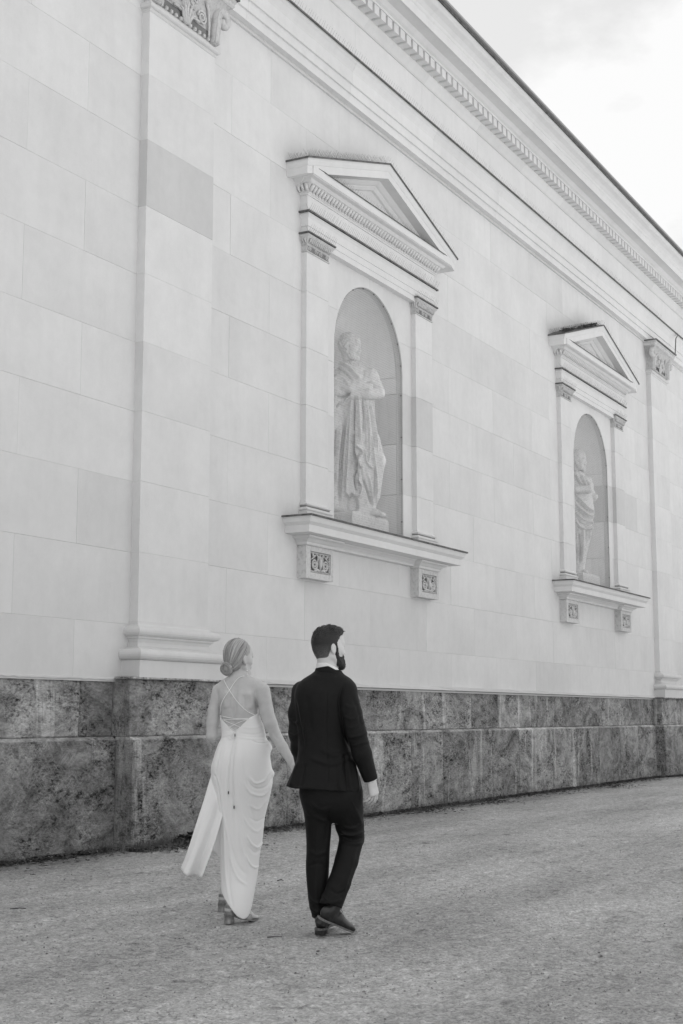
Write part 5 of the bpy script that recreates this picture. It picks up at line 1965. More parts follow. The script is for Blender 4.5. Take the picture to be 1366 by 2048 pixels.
    e = lambda c, r, kk=0.012, op='add': S.ell(to(*c), np.array(r) * sc, kk * sc, R, op)
    e((-0.010, 0, 0.046), (0.107, 0.0845, 0.106))
    e((-0.030, 0, 0.000), (0.080, 0.078, 0.085), 0.02)
    e((-0.050, 0, -0.045), (0.052, 0.056, 0.050), 0.02)
    P = np.meshgrid(*S.ax, indexing='ij')
    X = np.stack([P[i] - HO[i] for i in range(3)])
    fa, fs, fu = [(R[j][0] * X[0] + R[j][1] * X[1] + R[j][2] * X[2]) / sc for j in range(3)]
    front = np.interp(fu, [-0.12, -0.06, -0.02, 0.012, 0.022, 0.05, 0.085, 0.16], [-0.050, -0.034, -0.026, -0.012, 0.022, 0.050, 0.088, 0.098])
    cutp = np.maximum(fa - front, -(fu + 0.088 - 0.35 * np.maximum(np.abs(fs) - 0.02, 0))) * sc
    S.F = np.maximum(S.F, cutp).astype(np.float32)
    axb = nrm(np.array([0.62, 0, 0.78]))            # pole of the combing: forehead/crown -> bun
    def flow(la, ls, lu):
        pa = (la + 0.055) * axb[0] + (lu + 0.035) * axb[2]
        w = (la + 0.055) * axb[2] - (lu + 0.035) * axb[0]
        return np.arctan2(ls, -w), pa
    def groove(x, y, z):
        a, b, c = x - HO[0], y - HO[1], z - HO[2]
        la = a * R[0][0] + b * R[0][1] + c * R[0][2]; ls = a * R[1][0] + b * R[1][1] + c * R[1][2]; lu = a * R[2][0] + b * R[2][1] + c * R[2][2]
        th, pa = flow(la, ls, lu)
        return 0.0016 * np.sin(34 * th + 2 * np.sin(40 * pa)) + 0.0010 * np.sin(77 * th + 1.0)
    S.displace(groove)
    V, Q = S.mesh(1)
    X = V - HO
    th, pa = flow(X @ R[0], X @ R[1], X @ R[2])
    hair = fobj('hair', V, Q, 'blonde', T, attrs={'strand': th * 0.16, 'along': pa * 0.5})
    fl_ = lambda p: -R[0] * 0.8 - R[2] * 0.5
    strands('hair_strands', V, Q, (V - HO) @ R[0] < 0.06, 420, 0.022, fl_, 0.12, 'blonde', hair, 0.0007, 12, 0.12)
    # bun: coiled rope of hair
    bc = to(-0.108, -0.004, -0.062)
    bf = nrm(np.array([-0.45, -0.86, -0.25]))       # the coil faces back
    bu = nrm(np.cross(bf, (0, 0, 1))); bv = np.cross(bu, bf)
    def coil(name, rad, r0, r1, turns, depth, a0):
        n = 70
        pts = []
        for i in range(n + 1):
            t = i / n
            a = a0 + 2 * math.pi * turns * t
            r = rad[0] + (rad[1] - rad[0]) * t
            pts.append(bc + bu * r * math.cos(a) + bv * r * math.sin(a) + bf * (depth[0] + (depth[1] - depth[0]) * t))
        pts = np.array(pts)
        seg = 20
        V, st, al = [], [], []
        for i in range(n + 1):
            tn = nrm(pts[min(i + 1, n)] - pts[max(i - 1, 0)])
            a_ = nrm(pts[i] - bc - bf * ((pts[i] - bc) @ bf)); a_ = nrm(a_ - tn * (a_ @ tn)); b_ = np.cross(tn, a_)
            rr = r0 + (r1 - r0) * i / n
            for k in range(seg):
                ph = 2 * math.pi * k / seg + i * 0.05
                w = rr * (1 + 0.10 * math.sin(5 * ph + 0.3 * i) + 0.05 * math.sin(9 * ph))
                V.append(pts[i] + (a_ * math.cos(ph) + b_ * math.sin(ph)) * w)
                st.append(0.30 * math.cos(ph) + 0.13 * math.sin(2 * ph)); al.append(i / n)
        Q = []
        for i in range(n):
            for k in range(seg):
                k2 = (k + 1) % seg
                Q.append((i * seg + k, (i + 1) * seg + k, (i + 1) * seg + k2, i * seg + k2))
        Q = [list(x) for x in Q]
        Q += [[0, 1, 2, 3]]
        fobj(name, np.array(V), Q, 'blonde', hair, attrs={'strand': st, 'along': al})
    coil('bun', (0.0300, 0.0265), 0.0165, 0.014, 1.10, (-0.004, 0.008), 0.6)
    coil('bun', (0.0125, 0.003), 0.0110, 0.007, 1.3, (0.002, 0.010), 2.4)
    S = SDF(bc - 0.06, bc + 0.06, 0.0035)
    S.ell(bc - bf * 0.006, (0.030, 0.026, 0.030), 0.0)
    V, Q = S.mesh(1)
    fobj('bun', V, Q, 'blonde', hair, attrs={'strand': np.arctan2((V - bc) @ bv, (V - bc) @ bu) * 0.3, 'along': (V - bc) @ bf})
    # ---- earring of small pearls
    for s in (1,):
        p0 = to(0.000, s * 0.088, -0.042)
        me_ = None
        for i, (dz, r) in enumerate(((0.0, 0.0045), (0.012, 0.0035), (0.022, 0.0045), (0.036, 0.0060), (0.050, 0.0042), (0.062, 0.0032), (0.074, 0.0036))):
            S = SDF((-0.01,) * 3, (0.01,) * 3, 0.0022)
            S.ell((0, 0, 0), (0.006, 0.006, 0.0066), 0)
            if me_ is None:
                V, Q = S.mesh(0)
                me_ = mesh('earring_pearl', V, Q, True)
                er = obj('earring', me_, MATS['pearl'], T, tuple(p0))
                er.scale = (r / 0.006,) * 3
            else:
                o = obj('earring_pearl', me_, MATS['pearl'], T, tuple(p0 + np.array([0.006 * i / 6, -0.004, -dz])))
                o.scale = (r / 0.006,) * 3

    # ---- dress
    S = SDF((-0.26, -0.30, 0.015), (0.30, 0.34, 1.36), 0.005)
    rows = []
    for py, l, r, ry, cy in ((1420, 438, 519, 0.101, 0.0), (1440, 439, 520, 0.099, 0.0), (1455, 441, 526, 0.095, 0.0), (1470, 442.5, 530, 0.094, 0.0), (1480, 442, 532, 0.096, 0.0), (1490, 437, 538, 0.104, 0.0), (1500, 433, 540, 0.112, 0.0), (1520, 427, 540, 0.124, 0.0),
                             (1540, 422, 543, 0.131, 0.005), (1560, 423, 545, 0.134, 0.01), (1580, 426, 543, 0.134, 0.015), (1605, 430, 538, 0.132, 0.02), (1640, 436, 530, 0.127, 0.02), (1680, 440, 526, 0.122, 0.01), (1720, 442, 520, 0.118, 0.0), (1760, 445, 516, 0.114, -0.03), (1790, 448, 511, 0.112, -0.072), (1815, 452, 507, 0.110, -0.10), (1838, 456, 503, 0.106, -0.115)):
        rows.append((mz(py), (mx(l) + mx(r)) / 2, cy, (mx(r) - mx(l)) / 2, ry))
    S.loft(rows, 0.0, 2.15)
    hx = np.array([440, 446, 450, 457, 465, 473, 481, 489, 496, 502, 506, 512]); hy = np.array([1766, 1778, 1786, 1796, 1806, 1816, 1825, 1830, 1832, 1828, 1818, 1796])
    S.func(lambda x, y, z: np.interp(x, mx(hx), mz(hy)) - z, (-0.27, -0.31, 0.0), (0.31, 0.35, 0.30), op='keep')
    vx = np.array([425, 438, 440, 446, 459, 469, 472, 481, 497, 511, 517, 530]); vy = np.array([1425, 1428, 1435, 1445, 1458, 1466.5, 1466.5, 1458, 1441, 1432.5, 1429, 1424])
    S.func(lambda x, y, z: z - np.where(y < 0.03, np.interp(x, mx(vx), mz(vy)), mz(1420)), (-0.27, -0.31, 1.1), (0.31, 0.35, 1.37), op='keep')
    # swags hanging from the right hip
    S.cone(q(534, 1492, -0.03), q(539, 1500, 0.0), 0.010, 0.012, 0.03)
    S.cone(q(538, 1548, -0.02), q(543, 1552, 0.0), 0.012, 0.014, 0.03)
    V, Q = S.mesh(1)
    fold = [
        (cr((486, 1458), (505, 1460), (527, 1455)), 0.006, 0.004), (cr((480, 1470), (508, 1473), (531, 1468)), 0.007, -0.004), (cr((478, 1478), (508, 1482), (533, 1482)), 0.006, 0.005),
        (cr((505, 1486), (520, 1490), (537, 1489)), 0.005, -0.009), (cr((445, 1476), (456, 1474), (468, 1470)), 0.005, 0.003), (cr((443, 1466), (455, 1465), (466, 1466)), 0.005, -0.003),
        # vertical falls on the left
        (cr((455, 1490), (447, 1540), (446, 1600), (448, 1660)), 0.010, 0.004), (cr((447, 1485), (436, 1530), (432, 1570)), 0.010, -0.005), (cr((462, 1500), (456, 1560), (457, 1620)), 0.010, -0.004),
        (cr((424, 1548), (434, 1560), (440, 1590), (447, 1640)), 0.007, -0.008), (cr((430, 1545), (441, 1570), (450, 1630), (462, 1690)), 0.010, 0.006),
        # cowls
        (cr((541, 1545), (528, 1566), (512, 1570), (500, 1556)), 0.010, 0.010), (cr((545, 1556), (532, 1578), (512, 1580), (496, 1562)), 0.008, -0.011), (cr((545, 1566), (528, 1594), (505, 1590), (488, 1565)), 0.012, 0.009),
                (cr((529, 1655), (516, 1666), (500, 1654), (488, 1632)), 0.010, 0.006),
        (cr((527, 1686), (517, 1698), (506, 1690), (496, 1672)), 0.008, 0.012), (cr((525, 1702), (514, 1708), (500, 1694)), 0.009, -0.006),
        (cr((521, 1735), (512, 1737), (503, 1728), (494, 1710)), 0.007, 0.011), (cr((500, 1752), (484, 1736), (470, 1706), (462, 1670)), 0.012, -0.006),
        (cr((500, 1770), (482, 1756), (470, 1734), (464, 1708)), 0.010, 0.009),
        (cr((480, 1560), (484, 1620), (488, 1690), (500, 1740)), 0.016, 0.006), (cr((470, 1580), (470, 1640), (470, 1690)), 0.010, -0.006), (cr((536, 1600), (518, 1622), (500, 1612)), 0.010, 0.006), (cr((530, 1640), (516, 1646), (500, 1636)), 0.009, -0.006),
        (cr((478, 1500), (476, 1560), (482, 1640), (494, 1720), (498, 1790)), 0.020, 0.006), (cr((490, 1500), (492, 1540), (498, 1600), (512, 1650)), 0.014, -0.006), (cr((452, 1640), (453, 1700), (458, 1760), (466, 1800)), 0.009, 0.007), (cr((447, 1660), (448, 1720), (452, 1780)), 0.007, -0.006), (cr((463, 1720), (465, 1770), (474, 1812)), 0.009, -0.005)]
    fold = [(a, w * 0.68, h * 0.66) for a, w, h in fold]
    V = crease(V, Q, fold, 0.35)
    dr_ = fobj('dress', V, Q, 'dress', T)
    VD = V
    # wrap panel blown out to the left, and the under layer seen through the slit
    L = [q(428, 1530, 0.02), q(423, 1552, 0.0), q(417, 1575, -0.025), q(410, 1602, -0.055), q(398, 1642, -0.095), q(384, 1688, -0.13), q(372, 1724, -0.155), q(366, 1738, -0.165)]
    Rr = [q(458, 1530, -0.02), q(456, 1565, -0.03), q(453, 1600, -0.045), q(448, 1630, -0.058), q(439, 1665, -0.085), q(428, 1702, -0.105), q(416, 1734, -0.11), q(409, 1753, -0.11)]
    def wav(u, v):
        a = 0.002 + 0.042 * v * v
        bot = 0.012 * (v ** 6) * math.sin(math.pi * u)
        return (0.008 * v * math.sin(7 * u + 1), a * math.sin(2 * math.pi * (1.45 * u + 0.10) + 0.8 * v) + 0.35 * a * math.sin(17 * u + 2 * v), -bot)
    sheet('skirt_panel', L, Rr, 'dress', dr_, wav, 26, 60)
    L = [q(438, 1600, 0.02), q(433, 1650, 0.03), q(428, 1690, 0.04), q(425, 1708, 0.04)]
    Rr = [q(460, 1600, -0.03), q(458, 1650, -0.03), q(456, 1700, -0.03), q(453, 1726, -0.03)]
    sheet('under_layer', L, Rr, 'dress', dr_, lambda u, v: (0, 0.010 * v * math.sin(9 * u), 0), 14, 20)
    # straps and lacing
    VS = np.concatenate([VB, VD])
    def cord(name, pts, r=0.0024, lift=0.002, mat='dress', par=dr_):
        P = np.array(pts, float)
        s = np.concatenate([[0], np.cumsum(np.linalg.norm(np.diff(P, axis=0), axis=1))])
        t = np.linspace(0, s[-1], max(4, int(s[-1] / 5)))
        px, py = smooth_interp(t, s, P[:, 0]), smooth_interp(t, s, P[:, 1])
        c = np.array([(mx(a), surf_y(VS, mx(a), mz(b)) - lift, mz(b)) for a, b in zip(px, py)])
        if len(c) > 4:
            c[1:-1, 1] = np.minimum(c[1:-1, 1], (c[:-2, 1] + c[2:, 1]) / 2)
        m = MB(); m.tube(c, r, 6)
        return obj(name, m.mesh(name, True), MATS[mat], par)
    cord('strap', [(446, 1361), (451, 1371), (459, 1383.6), (468, 1397), (478, 1410), (487, 1419.5), (496, 1427), (511, 1434)])
    cord('strap', [(488, 1354.5), (481, 1356), (469, 1367.5), (459, 1383.6), (448.6, 1399.7), (442, 1414), (439.5, 1432)], lift=0.004)
    cord('lacing', [(440.5, 1435), (456, 1438.5), (472, 1441), (497, 1441)], 0.0022)
    cord('lacing', [(445, 1443.5), (468, 1442.6), (496, 1442)], 0.0022)
    cord('lacing', [(448, 1444), (464, 1451), (481, 1458)], 0.0022)
    cord('lacing', [(498, 1441.5), (480, 1448), (460, 1458)], 0.0022)
    cord('lacing', [(459, 1457), (466, 1462), (472, 1467)], 0.0022)
    cord('lacing', [(482, 1458), (476, 1462.5), (470, 1467)], 0.0022)
    cord('tie_cord', [(471, 1468), (467, 1478), (463, 1484), (459.5, 1482), (462, 1475), (470, 1469)], 0.0022, 0.005)
    cord('tie_cord', [(471, 1468), (468, 1490), (463, 1525), (460.5, 1555), (460, 1586)], 0.0022, 0.005)
    cord('tie_cord', [(472, 1468), (474, 1482), (470, 1520), (469, 1570), (471, 1614)], 0.0022, 0.005)
    for a, b in ((460, 1588.5), (471.4, 1617), (471.5, 1474)):
        y = surf_y(VS, mx(a), mz(b)) - 0.006
        m = MB(); m.tube([(mx(a), y, mz(b) + 0.009), (mx(a), y, mz(b) - 0.009)], 0.0036, 8)
        obj('cord_tip', m.mesh('cord_tip'), MATS['tip'], dr_)

    # ---- block-heeled sandals
    for (an, d, sd, heel, ball, tip) in feet:
        P_ = lambda a, b, z: tuple(np.array([an[0], an[1], 0]) + d * a + sd * b + np.array([0, 0, z]))
        m = MB()
        prof = [(-0.058, 0.060), (-0.03, 0.056), (0.02, 0.042), (0.07, 0.022), (0.12, 0.012), (0.17, 0.011), (0.196, 0.014)]
        wid = [0.020, 0.030, 0.028, 0.031, 0.038, 0.034, 0.012]
        v, f = [], []
        for (a, z), w in zip(prof, wid):
            v += [P_(a, -w, z), P_(a, w, z), P_(a, w, z - 0.009), P_(a, -w, z - 0.009)]
        for i in range(len(prof) - 1):
            for k in range(4):
                f.append((i * 4 + k, i * 4 + (k + 1) % 4, i * 4 + 4 + (k + 1) % 4, i * 4 + 4 + k))
        f += [(0, 3, 2, 1), tuple(len(v) - 4 + k for k in range(4))]
        m.add(v, f)
        sa = obj('sandal', m.mesh('sandal'), MATS['sandal'], T)
        m = MB()
        n = 16
        v = []
        for z, r in ((0.056, 0.031), (0.03, 0.029), (0.0, 0.0295)):
            for k in range(n):
                th = 2 * math.pi * k / n
                ca, sa_ = math.cos(th), math.sin(th)
                e_ = (abs(ca) ** 3.2 + abs(sa_) ** 3.2) ** (-1 / 3.2)
                v.append(P_(-0.030 + r * ca * e_ * 0.92, r * sa_ * e_, z))
        f = [(i * n + k, i * n + (k + 1) % n, (i + 1) * n + (k + 1) % n, (i + 1) * n + k) for i in range(2) for k in range(n)] + [tuple(range(n)), tuple(reversed(range(2 * n, 3 * n)))]
        m.add(v, f)
        obj('block_heel', m.mesh('block_heel', True), MATS['sandal'], sa)
        # counter behind the heel and straps over the foot
        m = MB()
        v, f = [], []
        for k in range(17):
            th = math.pi * (0.5 + k / 16)
            for z, r in ((0.055, 0.034), (0.112, 0.0315)):
                v.append(P_(-0.022 + r * math.cos(th) * 1.05, r * math.sin(th), z - 0.010 * (math.cos(th) + 1)))
        for k in range(16):
            f.append((2 * k, 2 * k + 1, 2 * k + 3, 2 * k + 2))
        m.add(v, f)
        obj('heel_counter', m.mesh('heel_counter', True), MATS['sandal'], sa)
        m = MB()
        v, f = [], []
        for a, h in ((0.075, 0.074), (0.10, 0.066), (0.122, 0.058)):
            for k in range(13):
                th = math.pi * k / 12
                v.append(P_(a, 0.0375 * math.cos(th), 0.016 + (h - 0.016) * math.sin(th) ** 0.8))
        for i in range(2):
            for k in range(12):
                f.append((i * 13 + k, i * 13 + k + 1, (i + 1) * 13 + k + 1, (i + 1) * 13 + k))
        m.add(v, f)
        obj('strap', m.mesh('sandal_strap', True), MATS['sandal'], sa)
build_woman()

# ------------------------------------------------------------------ statues in the niches
def statue_base(parent, x0, x1, y0, y1, zt):
    """rough block, built in world axes and parented to the statue"""
    m = MB()
    n = 9
    ring = []
    for i in range(n + 1):
        ring.append((x0 + (x1 - x0) * i / n, y0 + prand(-0.006, 0.006)))
    for i in range(1, 5):
        ring.append((x1 + prand(-0.006, 0.006), y0 + (y1 - y0) * i / 4))
    for i in range(1, n + 1):
        ring.append((x1 - (x1 - x0) * i / n, y1))
    for i in range(1, 4):
        ring.append((x0 + prand(-0.006, 0.006), y1 - (y1 - y0) * i / 4))
    k = len(ring)
    cxm, cym = (x0 + x1) / 2, (y0 + y1) / 2
    lev = [(NF + 0.003, 1.0), (zt - 0.05, 1.0), (zt - 0.018, 0.992), (zt, 0.972)]
    v = []
    for z, s in lev:
        for x, y in ring:
            v.append((cxm + (x - cxm) * s, cym + (y - cym) * s, z + (prand(-0.004, 0.004) if z > NF + 0.01 else 0)))
    f = [(a * k + i, a * k + (i + 1) % k, (a + 1) * k + (i + 1) % k, (a + 1) * k + i) for a in range(3) for i in range(k)]
    f += [tuple(range(3 * k, 4 * k))]
    m.add(v, f)
    o = obj('pedestal', m.mesh('pedestal'), MATS['statue'], parent, color=0.95)
    o.matrix_parent_inverse = parent.matrix_world.inverted()
    return o

def deepen(lines, k=1.7, w=0.82):
    return [(a, b * w, h * k) for a, b, h in lines]

def statue_one():
    T = thing('statue', 'bearded stone statue with folded arms in the nearer niche', 'statue')
    place(T, 19.22, 0.25, 3.935)
    bpy.context.view_layer.update()
    X = lambda px: (px - 683) / 145.1 - 0.25
    Z = lambda py: (1031 - py) / 142.4
    q = lambda px, py, y=0.0: np.array([X(px), y, Z(py)])
    cr = lambda *p: [(X(a), Z(b)) for a, b in p]
    S = SDF((-0.55, -0.62, -0.02), (0.55, 0.50, 2.62), 0.008)
    rows = []
    for py, l, r, ry, cy in ((1033, 668, 745, 0.22, 0.0), (1000, 663, 754, 0.25, 0.0), (960, 660, 760, 0.27, 0.0), (920, 658, 764, 0.28, -0.01), (880, 660, 759, 0.28, 0.0), (845, 662, 752, 0.27, 0.0), (815, 664, 750, 0.27, 0.0), (790, 660, 750, 0.28, 0.0), (765, 660, 750, 0.28, 0.0), (745, 665, 744, 0.25, 0.0), (732, 676, 734, 0.20, 0.0), (722, 686, 722, 0.14, 0.0)):
        rows.append((Z(py), (X(l) + X(r)) / 2, cy, (X(r) - X(l)) / 2, ry))
    S.loft(rows, 0.03, 2.2)
    HO = q(698, 690, -0.01); sc = 1.42
    to, R = head_frame(HO, math.radians(104), sc, -0.12)
    sculpt_head(S, to, R, sc, q(700, 738, 0.0), True)
    # hair and beard in stone
    e = lambda c, r, kk=0.012, op='add': S.ell(to(*c), np.array(r) * sc, kk * sc, R, op)
    e((-0.016, 0, 0.050), (0.101, 0.080, 0.100)); e((-0.045, 0, 0.005), (0.062, 0.073, 0.06))
    for c, r in (((0.086, 0, -0.112), (0.030, 0.040, 0.040)), ((0.086, 0, -0.150), (0.028, 0.036, 0.045)), ((0.086, 0, -0.190), (0.020, 0.026, 0.040)), ((0.045, 0.045, -0.085), (0.035, 0.022, 0.045)), ((0.045, -0.045, -0.085), (0.035, 0.022, 0.045)), ((0.104, 0, -0.048), (0.012, 0.030, 0.010))):
        e(c, r, 0.015)
    # shoulders and folded arms
    S.ell(q(742, 752, -0.10), (0.10, 0.12, 0.12), 0.05)
    S.ell(q(682, 752, 0.02), (0.15, 0.16, 0.13), 0.05)
    S.chain([q(745, 757, -0.10), q(757, 782, -0.10)], [0.095, 0.085], 0.03)
    S.chain([q(758, 788, -0.11), q(735, 792, -0.25), q(705, 795, -0.27)], [0.080, 0.072, 0.060], 0.02)
    S.chain([q(672, 770, -0.20), q(700, 782, -0.26), q(738, 776, -0.22)], [0.10, 0.075, 0.055], 0.02)
    S.ell(q(742, 768, -0.22), (0.055, 0.05, 0.03), 0.015)
    # cloak falling from the left arm, legs, feet
    S.chain([q(672, 790, -0.22), q(668, 860, -0.20), q(664, 950, -0.20), q(668, 1010, -0.16)], [0.11, 0.10, 0.11, 0.10], 0.06)
    S.chain([q(712, 810, -0.22), q(714, 870, -0.27), q(716, 930, -0.27), q(720, 960, -0.25)], [0.05, 0.06, 0.07, 0.05], 0.03)
    S.chain([q(745, 880, -0.10), q(756, 920, -0.10), q(750, 990, -0.08)], [0.10, 0.09, 0.06], 0.06)
    S.ell(q(702, 1012, -0.26), (0.10, 0.12, 0.17), 0.02, op='cut')
    S.chain([q(701, 985, -0.12), q(702, 1020, -0.12)], [0.085, 0.07], 0.01)
    S.chain([q(700, 1023, -0.10), q(712, 1028, -0.26)], [0.06, 0.045], 0.03)
    S.chain([q(735, 1018, -0.06), q(750, 1023, -0.12), q(765, 1028, -0.18)], [0.075, 0.055, 0.036], 0.03)
    V, Q = S.mesh(1)
    V = crease(V, Q, deepen([
        (cr((674, 722), (690, 732), (706, 748), (722, 766)), 0.030, 0.030), (cr((672, 735), (688, 748), (705, 768)), 0.02, -0.02), (cr((670, 752), (686, 764), (698, 776)), 0.025, 0.02),
        (cr((726, 740), (728, 756), (722, 768)), 0.02, -0.015),
        (cr((671, 800), (690, 798), (700, 792)), 0.02, -0.03), (cr((680, 815), (690, 805), (700, 800)), 0.02, 0.03), (cr((672, 820), (684, 808)), 0.015, -0.03),
        (cr((703, 800), (700, 850), (697, 920), (692, 990)), 0.018, 0.03), (cr((709, 800), (707, 850), (706, 905), (708, 950)), 0.014, -0.045), (cr((716, 798), (717, 850), (720, 890)), 0.016, 0.028),
        (cr((724, 800), (727, 840), (726, 870)), 0.012, -0.025), (cr((731, 802), (736, 850), (738, 900), (737, 930)), 0.016, 0.024), (cr((738, 805), (745, 850), (748, 900)), 0.014, -0.022), (cr((742, 870), (746, 910), (752, 960), (752, 1000)), 0.018, 0.022),
        (cr((690, 840), (684, 900), (680, 960), (678, 1010)), 0.02, -0.03), (cr((682, 850), (675, 910), (672, 970)), 0.022, 0.026), (cr((673, 860), (669, 920)), 0.018, -0.03),
        (cr((712, 895), (722, 910), (716, 925), (724, 945)), 0.014, 0.03), (cr((706, 905), (712, 930), (708, 960), (712, 985)), 0.012, -0.04), (cr((722, 930), (726, 960), (736, 990), (742, 1010)), 0.014, -0.03), (cr((714, 955), (722, 975), (716, 992), (704, 985)), 0.014, 0.03),
        (cr((728, 900), (734, 930), (745, 940)), 0.014, 0.02), (cr((735, 950), (742, 985), (744, 1012)), 0.018, 0.02), (cr((748, 930), (748, 970), (746, 1000)), 0.012, -0.018),
        (cr((694, 984), (700, 996), (708, 990)), 0.012, 0.02),
        (cr((700, 812), (694, 860), (688, 930), (684, 1000)), 0.014, 0.018), (cr((729, 812), (731, 860), (732, 900)), 0.010, 0.018), (cr((742, 812), (750, 860), (755, 905)), 0.012, 0.016), (cr((718, 905), (712, 940), (720, 975)), 0.010, -0.02)]), 0.3)
    la = (V - HO) @ R[0] / sc; lu = (V - HO) @ R[2] / sc
    hairy = (((la < 0.02) & (lu > -0.05)) | (lu > 0.10) | ((la > 0.02) & (lu < -0.055))) & (V[:, 2] > Z(736))
    V = V + vnormals(V, Q) * (hairy * 0.009 * np.sin(70 * V[:, 2] + 4 * np.sin(45 * V[:, 0])) * np.sin(60 * V[:, 1] + 50 * V[:, 0]))[:, None]
    fobj('figure', V, Q, 'statue', T)
    statue_base(T, 16.31, 17.35, W + 0.11, W + 0.72, 3.935)

def statue_two():
    T = thing('statue', 'draped stone statue partly hidden by the jamb of the farther niche', 'statue')
    place(T, 27.30, 4.58, 3.935)
    bpy.context.view_layer.update()
    X = lambda px: (px - 683) / 103.1 - 4.58
    Z = lambda py: (1141 - py) / 102.0
    q = lambda px, py, y=0.0: np.array([X(px), y, Z(py)])
    cr = lambda *p: [(X(a), Z(b)) for a, b in p]
    S = SDF((-0.62, -0.60, -0.02), (0.52, 0.50, 2.50), 0.010)
    rows = []
    for py, l, r, ry, cy in ((1142, 1134, 1163, 0.18, 0.0), (1120, 1132, 1167, 0.21, 0.0), (1092, 1130, 1173, 0.24, 0.0), (1065, 1128, 1180, 0.26, 0.0), (1040, 1126, 1184, 0.28, 0.0), (1012, 1126, 1188, 0.29, 0.0), (985, 1128, 1184, 0.28, 0.0), (962, 1130, 1180, 0.27, 0.0), (945, 1134, 1174, 0.24, 0.0), (936, 1144, 1166, 0.18, 0.0)):
        rows.append((Z(py), (X(l) + X(r)) / 2, cy, (X(r) - X(l)) / 2, ry))
    S.loft(rows, 0.03, 2.2)
    HO = q(1157.5, 911, 0.0); sc = 1.45
    to, R = head_frame(HO, math.radians(108), sc, -0.08)
    sculpt_head(S, to, R, sc, q(1156, 942), True)
    e = lambda c, r, kk=0.012: S.ell(to(*c), np.array(r) * sc, kk * sc, R)
    e((-0.010, 0, 0.052), (0.108, 0.088, 0.104)); e((-0.03, 0, -0.005), (0.085, 0.085, 0.075))
    for c, r in (((0.086, 0, -0.112), (0.030, 0.042, 0.045)), ((0.045, 0.045, -0.085), (0.038, 0.024, 0.050)), ((0.045, -0.045, -0.085), (0.038, 0.024, 0.050)), ((0.104, 0, -0.048), (0.012, 0.030, 0.010))):
        e(c, r, 0.015)
    S.ell(q(1172, 956, -0.08), (0.12, 0.13, 0.13), 0.05)
    S.chain([q(1176, 965, -0.14), q(1172, 974, -0.30), q(1148, 975, -0.34)], [0.10, 0.075, 0.065], 0.03)
    S.chain([q(1178, 962, 0.05), q(1188, 988, -0.05)], [0.09, 0.055], 0.03)
    S.ell(q(1190, 985, -0.06), (0.055, 0.06, 0.06), 0.02)
    S.chain([q(1152, 1040, -0.20), q(1154, 1085, -0.22), q(1156, 1122, -0.10)], [0.13, 0.10, 0.07], 0.08)
    S.chain([q(1155, 1130, -0.08), q(1166, 1137, -0.22)], [0.055, 0.04], 0.03)
    V, Q = S.mesh(1)
    fl = []
    for i in range(7):
        o = i * 9
        fl.append((cr((1147, 985 + o), (1158, 995 + o * 1.05), (1172, 1010 + o * 0.75), (1186, 1016 + o * 0.55)), 0.022, 0.030 if i % 2 == 0 else -0.032))
    for i in range(5):
        fl.append((cr((1146 + 5 * i, 944), (1150 + 5 * i, 954), (1158 + 4 * i, 966)), 0.020, 0.024 if i % 2 else -0.024))
    fl += [(cr((1166, 1040), (1168, 1070), (1164, 1100)), 0.02, -0.03), (cr((1160, 1050), (1158, 1085), (1157, 1115)), 0.03, 0.03), (cr((1174, 1045), (1174, 1070)), 0.02, 0.025), (cr((1150, 1060), (1152, 1090), (1152, 1120)), 0.02, -0.025)]
    V = crease(V, Q, deepen(fl, 1.5, 0.85), 0.3)
    fobj('figure', V, Q, 'statue', T)
    statue_base(T, 25.50, 26.50, W + 0.11, W + 0.72, 3.935)
statue_one()
statue_two()

# ------------------------------------------------------------------ small things on the ground
def pebbles():
    base = np.array([(0, 0, 1), (0.9, 0, 0.1), (0.28, 0.86, 0.1), (-0.73, 0.53, 0.1), (-0.73, -0.53, 0.1), (0.28, -0.86, 0.1), (0, 0, -0.5)], float)
    tri = np.array([(0, 1, 2), (0, 2, 3), (0, 3, 4), (0, 4, 5), (0, 5, 1), (6, 2, 1), (6, 3, 2), (6, 4, 3), (6, 5, 4), (6, 1, 5)])
    V, F = [], []
    def put(n, dmin, dmax, rmin, rmax):
        for _ in range(n):
            d = dmin + (dmax - dmin) * nrg.random() ** 1.3
            lat = nrg.uniform(-0.30, 0.30) * d
            p = np.array([0, -CAM_D, 0]) + HD * d + RT * lat
            if p[1] > -0.02:
                continue
            r = rmin + (rmax - rmin) * nrg.random() ** 3
            a = nrg.uniform(0, 6.28)
            c, s = math.cos(a), math.sin(a)
            B = base * (1 + nrg.normal(0, 0.18, (7, 1))) * np.array([r, r * nrg.uniform(0.55, 1), r * nrg.uniform(0.35, 0.75)])
            B = np.stack([B[:, 0] * c - B[:, 1] * s, B[:, 0] * s + B[:, 1] * c, B[:, 2]], 1) + [p[0], p[1], r * 0.12]
            F.append(tri + 7 * len(V)); V.append(B)
    put(7000, 5.2, 14.0, 0.004, 0.011)
    put(9000, 5.2, 26.0, 0.004, 0.010)
    put(60, 5.2, 12.0, 0.010, 0.018)
    me = mesh('loose_pebbles', np.concatenate(V), np.concatenate(F))
    o = obj('loose_pebbles', me, MATS['pebble'], kind='stuff')
    o['label'] = 'loose pebbles scattered over the fine gravel ground'
    o['category'] = 'pebbles'
pebbles()

